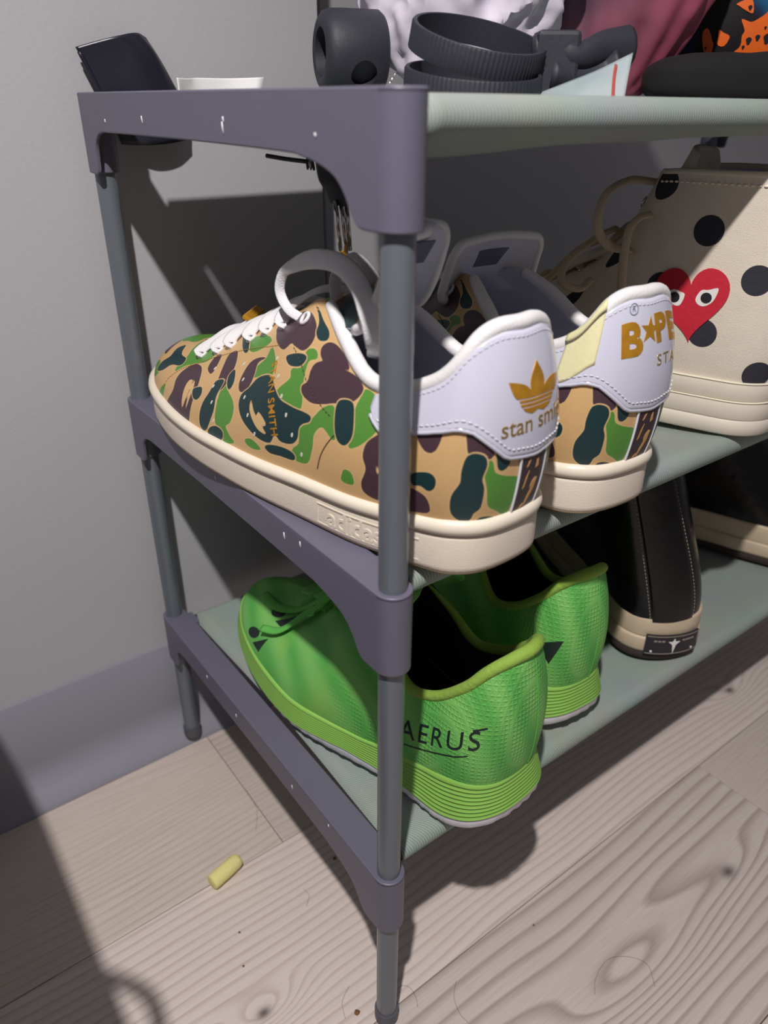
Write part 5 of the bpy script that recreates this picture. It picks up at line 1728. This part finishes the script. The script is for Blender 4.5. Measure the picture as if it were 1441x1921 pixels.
n1 = np.array([.02, 0, 1]) + NC * .30 + RX * .16
V, F = ribbed_ring(unp(895, 88, .345), n1, .0315, .0115, .0022, RX)
o = mesh_obj('ribbed_ring', V, F, M['matte_black'], rg); sharp(o, 40)
V, F = ribbed_ring(unp(885, 176, .345) + np.array([0, 0, .0045]), np.array([0, 0, 1]) + NC * .17 + RX * .05, .0315, .0100, .0022, RX)
o = mesh_obj('ribbed_ring', V, F, M['matte_black'], rg); sharp(o, 40)
cb = box_obj('clamp_block', (-.010, -.008, -.0135), (.010, .008, .0135), M['matte_black'], rg, bev=.002)
cb.location = (unp(1040, 122, .35)).tolist(); cb.rotation_euler = (0, 0, math.atan2(RX[1], RX[0]))
pth = [unp(1000, 95, .345), unp(1045, 92, .345), unp(1085, 105, .345), unp(1130, 92, .35), unp(1176, 90, .355)]
V, F = sweep(catmull(np.array(pth), 8), .006, .0075, up=(0, 0, 1), n=12, rscale=np.interp(np.linspace(0, 1, 33), [0, .3, .5, 1], [.8, .9, .75, 1.25]))
mesh_obj('clamp_lever', V, F, M['matte_black'], rg)
pth = [unp(1030, 140, .347), unp(1080, 148, .352), unp(1130, 134, .354), unp(1165, 115, .35)]
V, F = sweep(catmull(np.array(pth), 8), .006, .006, up=(0, 0, 1), n=12)
mesh_obj('clamp_jaw', V, F, M['matte_black'], rg)

# zip bag hanging over the front edge
def grid_sheet(name, corners_rows, m, parent=None, th=.0002, sub=6):
    A = np.array(corners_rows, float)
    A = catmull(A, sub); A = np.swapaxes(catmull(np.swapaxes(A, 0, 1), sub), 0, 1)
    r_, c_ = A.shape[:2]
    V = A.reshape(-1, 3); F = [(i * c_ + j, i * c_ + j + 1, (i + 1) * c_ + j + 1, (i + 1) * c_ + j) for i in range(r_ - 1) for j in range(c_ - 1)]
    o = mesh_obj(name, V, F, m, parent)
    s = o.modifiers.new('thickness', 'SOLIDIFY'); s.thickness = th
    return o
u_ = lambda x, y, d: unp(x, y, d).tolist()
zb_ = grid_sheet('zip_bag', [[u_(985, 185, .342), u_(1060, 156, .339), u_(1120, 132, .338), u_(1188, 99, .334)],
                            [u_(1010, 186, .334), u_(1070, 174, .330), u_(1125, 156, .328), u_(1180, 138, .328)],
                            [u_(1030, 196, .322), u_(1080, 198, .319), u_(1130, 196, .319), u_(1171, 188, .320)],
                            [u_(1060, 204, .3130), u_(1095, 212, .3125), u_(1132, 218, .3120), u_(1168, 216, .3125)]], M['zip'])
tag(zb_, 'small clear zip bag with an orange seal line hanging over the shelf edge', 'bag')
V, F = sweep(catmull(np.array([unp(1156, 122, .3318), unp(1152, 150, .3255), unp(1150, 190, .3170), unp(1149, 214, .3108)]), 6), .0008, .0004, up=NC, n=6)
mesh_obj('seal_line', V, F, M['red_line'], zb_)

# curved black plastic piece standing behind the rack end
def at_y(px, py, y):
    d = np.array(FW) + (px - 720.5) / 1403.48 * np.array(RT) - (py - 960.5) / 1403.48 * np.array(UP)
    return np.array(CP) + d * ((y - CP[1]) / d[1])
rows_ = [[(141, 88), (175, 78), (215, 68), (250, 63), (270, 72)], [(158, 118), (200, 108), (245, 98), (280, 96), (296, 112)], [(180, 160), (220, 158), (262, 152), (300, 148), (322, 158)],
         [(204, 215), (240, 215), (280, 212), (320, 208), (346, 206)], [(228, 270), (250, 272), (285, 272), (322, 268), (350, 262)]]
ys = [[.2955, .2925, .2890, .2900, .2945]] * 5
A = [[at_y(x, y, ys[i][j]).tolist() for j, (x, y) in enumerate(r_)] for i, r_ in enumerate(rows_)]
o = grid_sheet('curved_black_plastic', A, M['black_plastic'], th=.0014, sub=6)
tag(o, 'curved shiny black plastic piece standing between the rack and the wall', 'plastic piece')
V, F = sweep(catmull(np.array([at_y(148, 96, .2935), at_y(186, 170, .2930), at_y(222, 250, .2925)]), 8), .0012, .0012, n=8)
mesh_obj('rim', V, F, M['black_plastic'], o)
# white paper slip
A = [[at_y(x, y, yy).tolist() for x, y, yy in ((331, 146, .214), (352, 147, .222), (372, 146, .228), (430, 147, .231), (495, 145, .226))],
     [at_y(x, y, yy).tolist() for x, y, yy in ((333, 158, .214), (352, 160, .222), (376, 160, .228), (430, 161, .231), (492, 160, .226))],
     [at_y(x, y, yy).tolist() for x, y, yy in ((335, 175, .214), (352, 177, .222), (380, 177, .228), (430, 177, .231), (488, 177, .226))]]
A = np.array(A); A[2, :, 2] = np.maximum(A[2, :, 2], ZS + .0006)
o = grid_sheet('paper_slip', A, M['paper'], th=.0002, sub=5)
tag(o, 'curled white paper slip standing behind the top rack end', 'paper')

# things hanging below the top shelf behind the front cup
hg = thing('hanging_clasp', 'black strap with thin chrome rods hanging behind the front top corner', 'clasp', (0, 0, 0))
A = [[at_y(x, y, yy).tolist() for x, y, yy in ((594, 300, .105), (620, 300, .098), (650, 306, .092))], [at_y(x, y, yy).tolist() for x, y, yy in ((600, 335, .105), (630, 335, .098), (665, 336, .092))],
     [at_y(x, y, yy).tolist() for x, y, yy in ((612, 352, .105), (640, 360, .098), (668, 362, .092))], [at_y(x, y, yy).tolist() for x, y, yy in ((622, 378, .105), (645, 386, .098), (662, 386, .092))]]
grid_sheet('strap', A, M['matte_black'], hg, th=.0012, sub=5)
for x0, x1 in ((629, 639), (639, 651), (649, 657)):
    V, F = sweep([at_y(x0, 376, .100), at_y((x0 + x1) / 2, 425, .1), at_y(x1, 470 if x0 != 639 else 486, .100)], .0011, n=10, rscale=[.9, 1.15, .8])
    mesh_obj('chrome_rod', V, F, M['chrome'], hg)
V, F = sweep(catmull(np.array([at_y(640, 470, .1), at_y(652, 488, .1), at_y(646, 505, .1), at_y(660, 492, .1)]), 6), .0009, n=8)
mesh_obj('gold_tip', V, F, M['gold'], hg)
rw = thing('coiled_cord', 'short dark cord ending in a coiled ring under the top shelf', 'cord', (0, 0, 0))
V, F = sweep(catmull(np.array([at_y(500, 292, .150), at_y(535, 298, .140), at_y(575, 303, .128)]), 6), .0010, n=8)
mesh_obj('cord', V, F, M['matte_black'], rw)
for k in range(3):
    c0 = at_y(577 + k * 5, 306 + k, .126)
    V, F = ring_at(c0, unit(RX + np.array([0, 0, .1 * k])), .0024, .0005)
    mesh_obj('coil_ring', V, F, M['chrome'] if k == 1 else M['matte_black'], rw)
hk = thing('metal_pull', 'tiny metal pull lying by the rack corner beside the lower ring', 'pull', (0, 0, 0))
for k in range(4):
    V, F = ring_at(unp(726 + k * 4.5, 165 - k * 8, .30 + k * .002), unit(RX + np.array([0, 0, -.8])), .0012, .0004, n=14, k=6)
    mesh_obj('link', V, F, M['chrome'], hk)

# ------------------------------------------------------------------ floor odds and ends
V, F = [], []
pth = np.array([(-.0485, .1430, .0060), (-.0480, .1431, .0060), (-.0460, .1436, .0060), (-.036, .1460, .0060), (-.0265, .1485, .0060), (-.0245, .1490, .0060), (-.0235, .1492, .0060)]) + [0, 0, FZ]
V, F = sweep(pth, .0058, .0058, n=24, rscale=[.80, .95, 1, .98, .95, .80, .5])
o = mesh_obj('foam_plug', V, F, M['foam']); sharp(o, 60)
tag(o, 'pale yellow foam plug lying on the floorboards', 'foam plug')
M['hair'] = mat('dark_hair', (84, 70, 64), .6)
hairs = [([(740, 1865), (752, 1850), (768, 1852), (780, 1870), (784, 1890)], 'fine curved hair on the floor right of the front post foot'), ([(856, 1840), (852, 1870), (862, 1900), (878, 1918)], 'fine hair on the floor at the bottom of the picture centre'),
         ([(1116, 1865), (1118, 1835), (1140, 1800), (1180, 1795), (1215, 1810), (1229, 1850)], 'long arched hair on the boards at the lower right'), ([(648, 1911), (642, 1880), (655, 1850)], 'fine hair on the floor left of the front post foot'),
         ([(480, 1560), (482, 1520), (470, 1495), (462, 1480)], 'fine hair on the floor across the plank end joint'), ([(575, 1700), (580, 1680), (570, 1668)], 'short hair on the floor under the lowest rack end')]
def fl_pt(x, y, z=FZ + .0002):
    d = np.array(FW) + (x - 720.5) / 1403.48 * np.array(RT) - (y - 960.5) / 1403.48 * np.array(UP)
    return np.array(CP) + d * ((z - CP[2]) / d[2])
for P, lb_ in hairs:
    V, F = sweep(catmull(np.array([fl_pt(x, y) for x, y in P]), 8), .00009, .00009, n=5)
    o = mesh_obj('hair', V, F, M['hair']); tag(o, lb_, 'hair', 'hairs on the floor')
M['crumb'] = mat('brown_crumb', (120, 84, 52), .8)
for i, (x, y, r_, lb_) in enumerate([(449, 1749, .0008, 'tiny dark crumb on the floor below the foam plug'), (457, 1812, .0008, 'tiny brown crumb on the floor near the round knot'), (670, 1899, .0017, 'brown crumb on the floor left of the front post foot'),
                    (1001, 1735, .0007, 'tiny dark speck on the floor in the open lower right'), (628, 1610, .0014, 'small grey fluff crumb beside the lowest rack end')]):
    bm = bmesh.new(); bmesh.ops.create_icosphere(bm, subdivisions=2, radius=r_)
    for v in bm.verts: v.co *= 1 + .3 * mathutils.noise.noise(v.co * 900 + Vector((i, 0, 0)))
    for v in bm.verts: v.co.z *= .6
    o = bm_obj('crumb', bm, M['crumb']); o.location = fl_pt(x, y, FZ + r_ * .55).tolist()
    tag(o, lb_, 'crumb', 'crumbs on the floor')

# ------------------------------------------------------------------ unseen blocker with a cable, added past the left edge to shade the floor
st = thing('shadow_blocker', 'unseen dark slab on legs added left of the rack to cast a shadow, a thin cable hanging off it', 'blocker', (-.40, .05, 0))
M['blocker'] = mat('dark_blocker', (70, 58, 52), .6)
def loc_box(nm, lo, hi, bev=.004):
    o = box_obj(nm, tuple(np.array(lo) - [-.40, .05, 0]), tuple(np.array(hi) - [-.40, .05, 0]), M['blocker'], st, bev=bev); return o
loc_box('blocker_slab', (-.62, -.14, .27), (-.172, .222, .30), .012)
for x in (-.59, -.33):
    for y in (-.08, .17): loc_box('blocker_leg', (x - .014, y - .014, FZ), (x + .014, y + .014, .27))
cab = [(-.225, .050, .302), (-.205, .036, .310), (-.190, .020, .313), (-.177, .008, .312), (-.1645, -.010, .309), (-.1650, -.027, .3065), (-.172, -.050, .3045), (-.19, -.075, .303), (-.21, -.09, .302)]
V, F = sweep(catmull(np.array(cab) - [-.40, .05, 0], 8), .0032, n=8)
mesh_obj('cable', V, F, M['matte_black'], st)
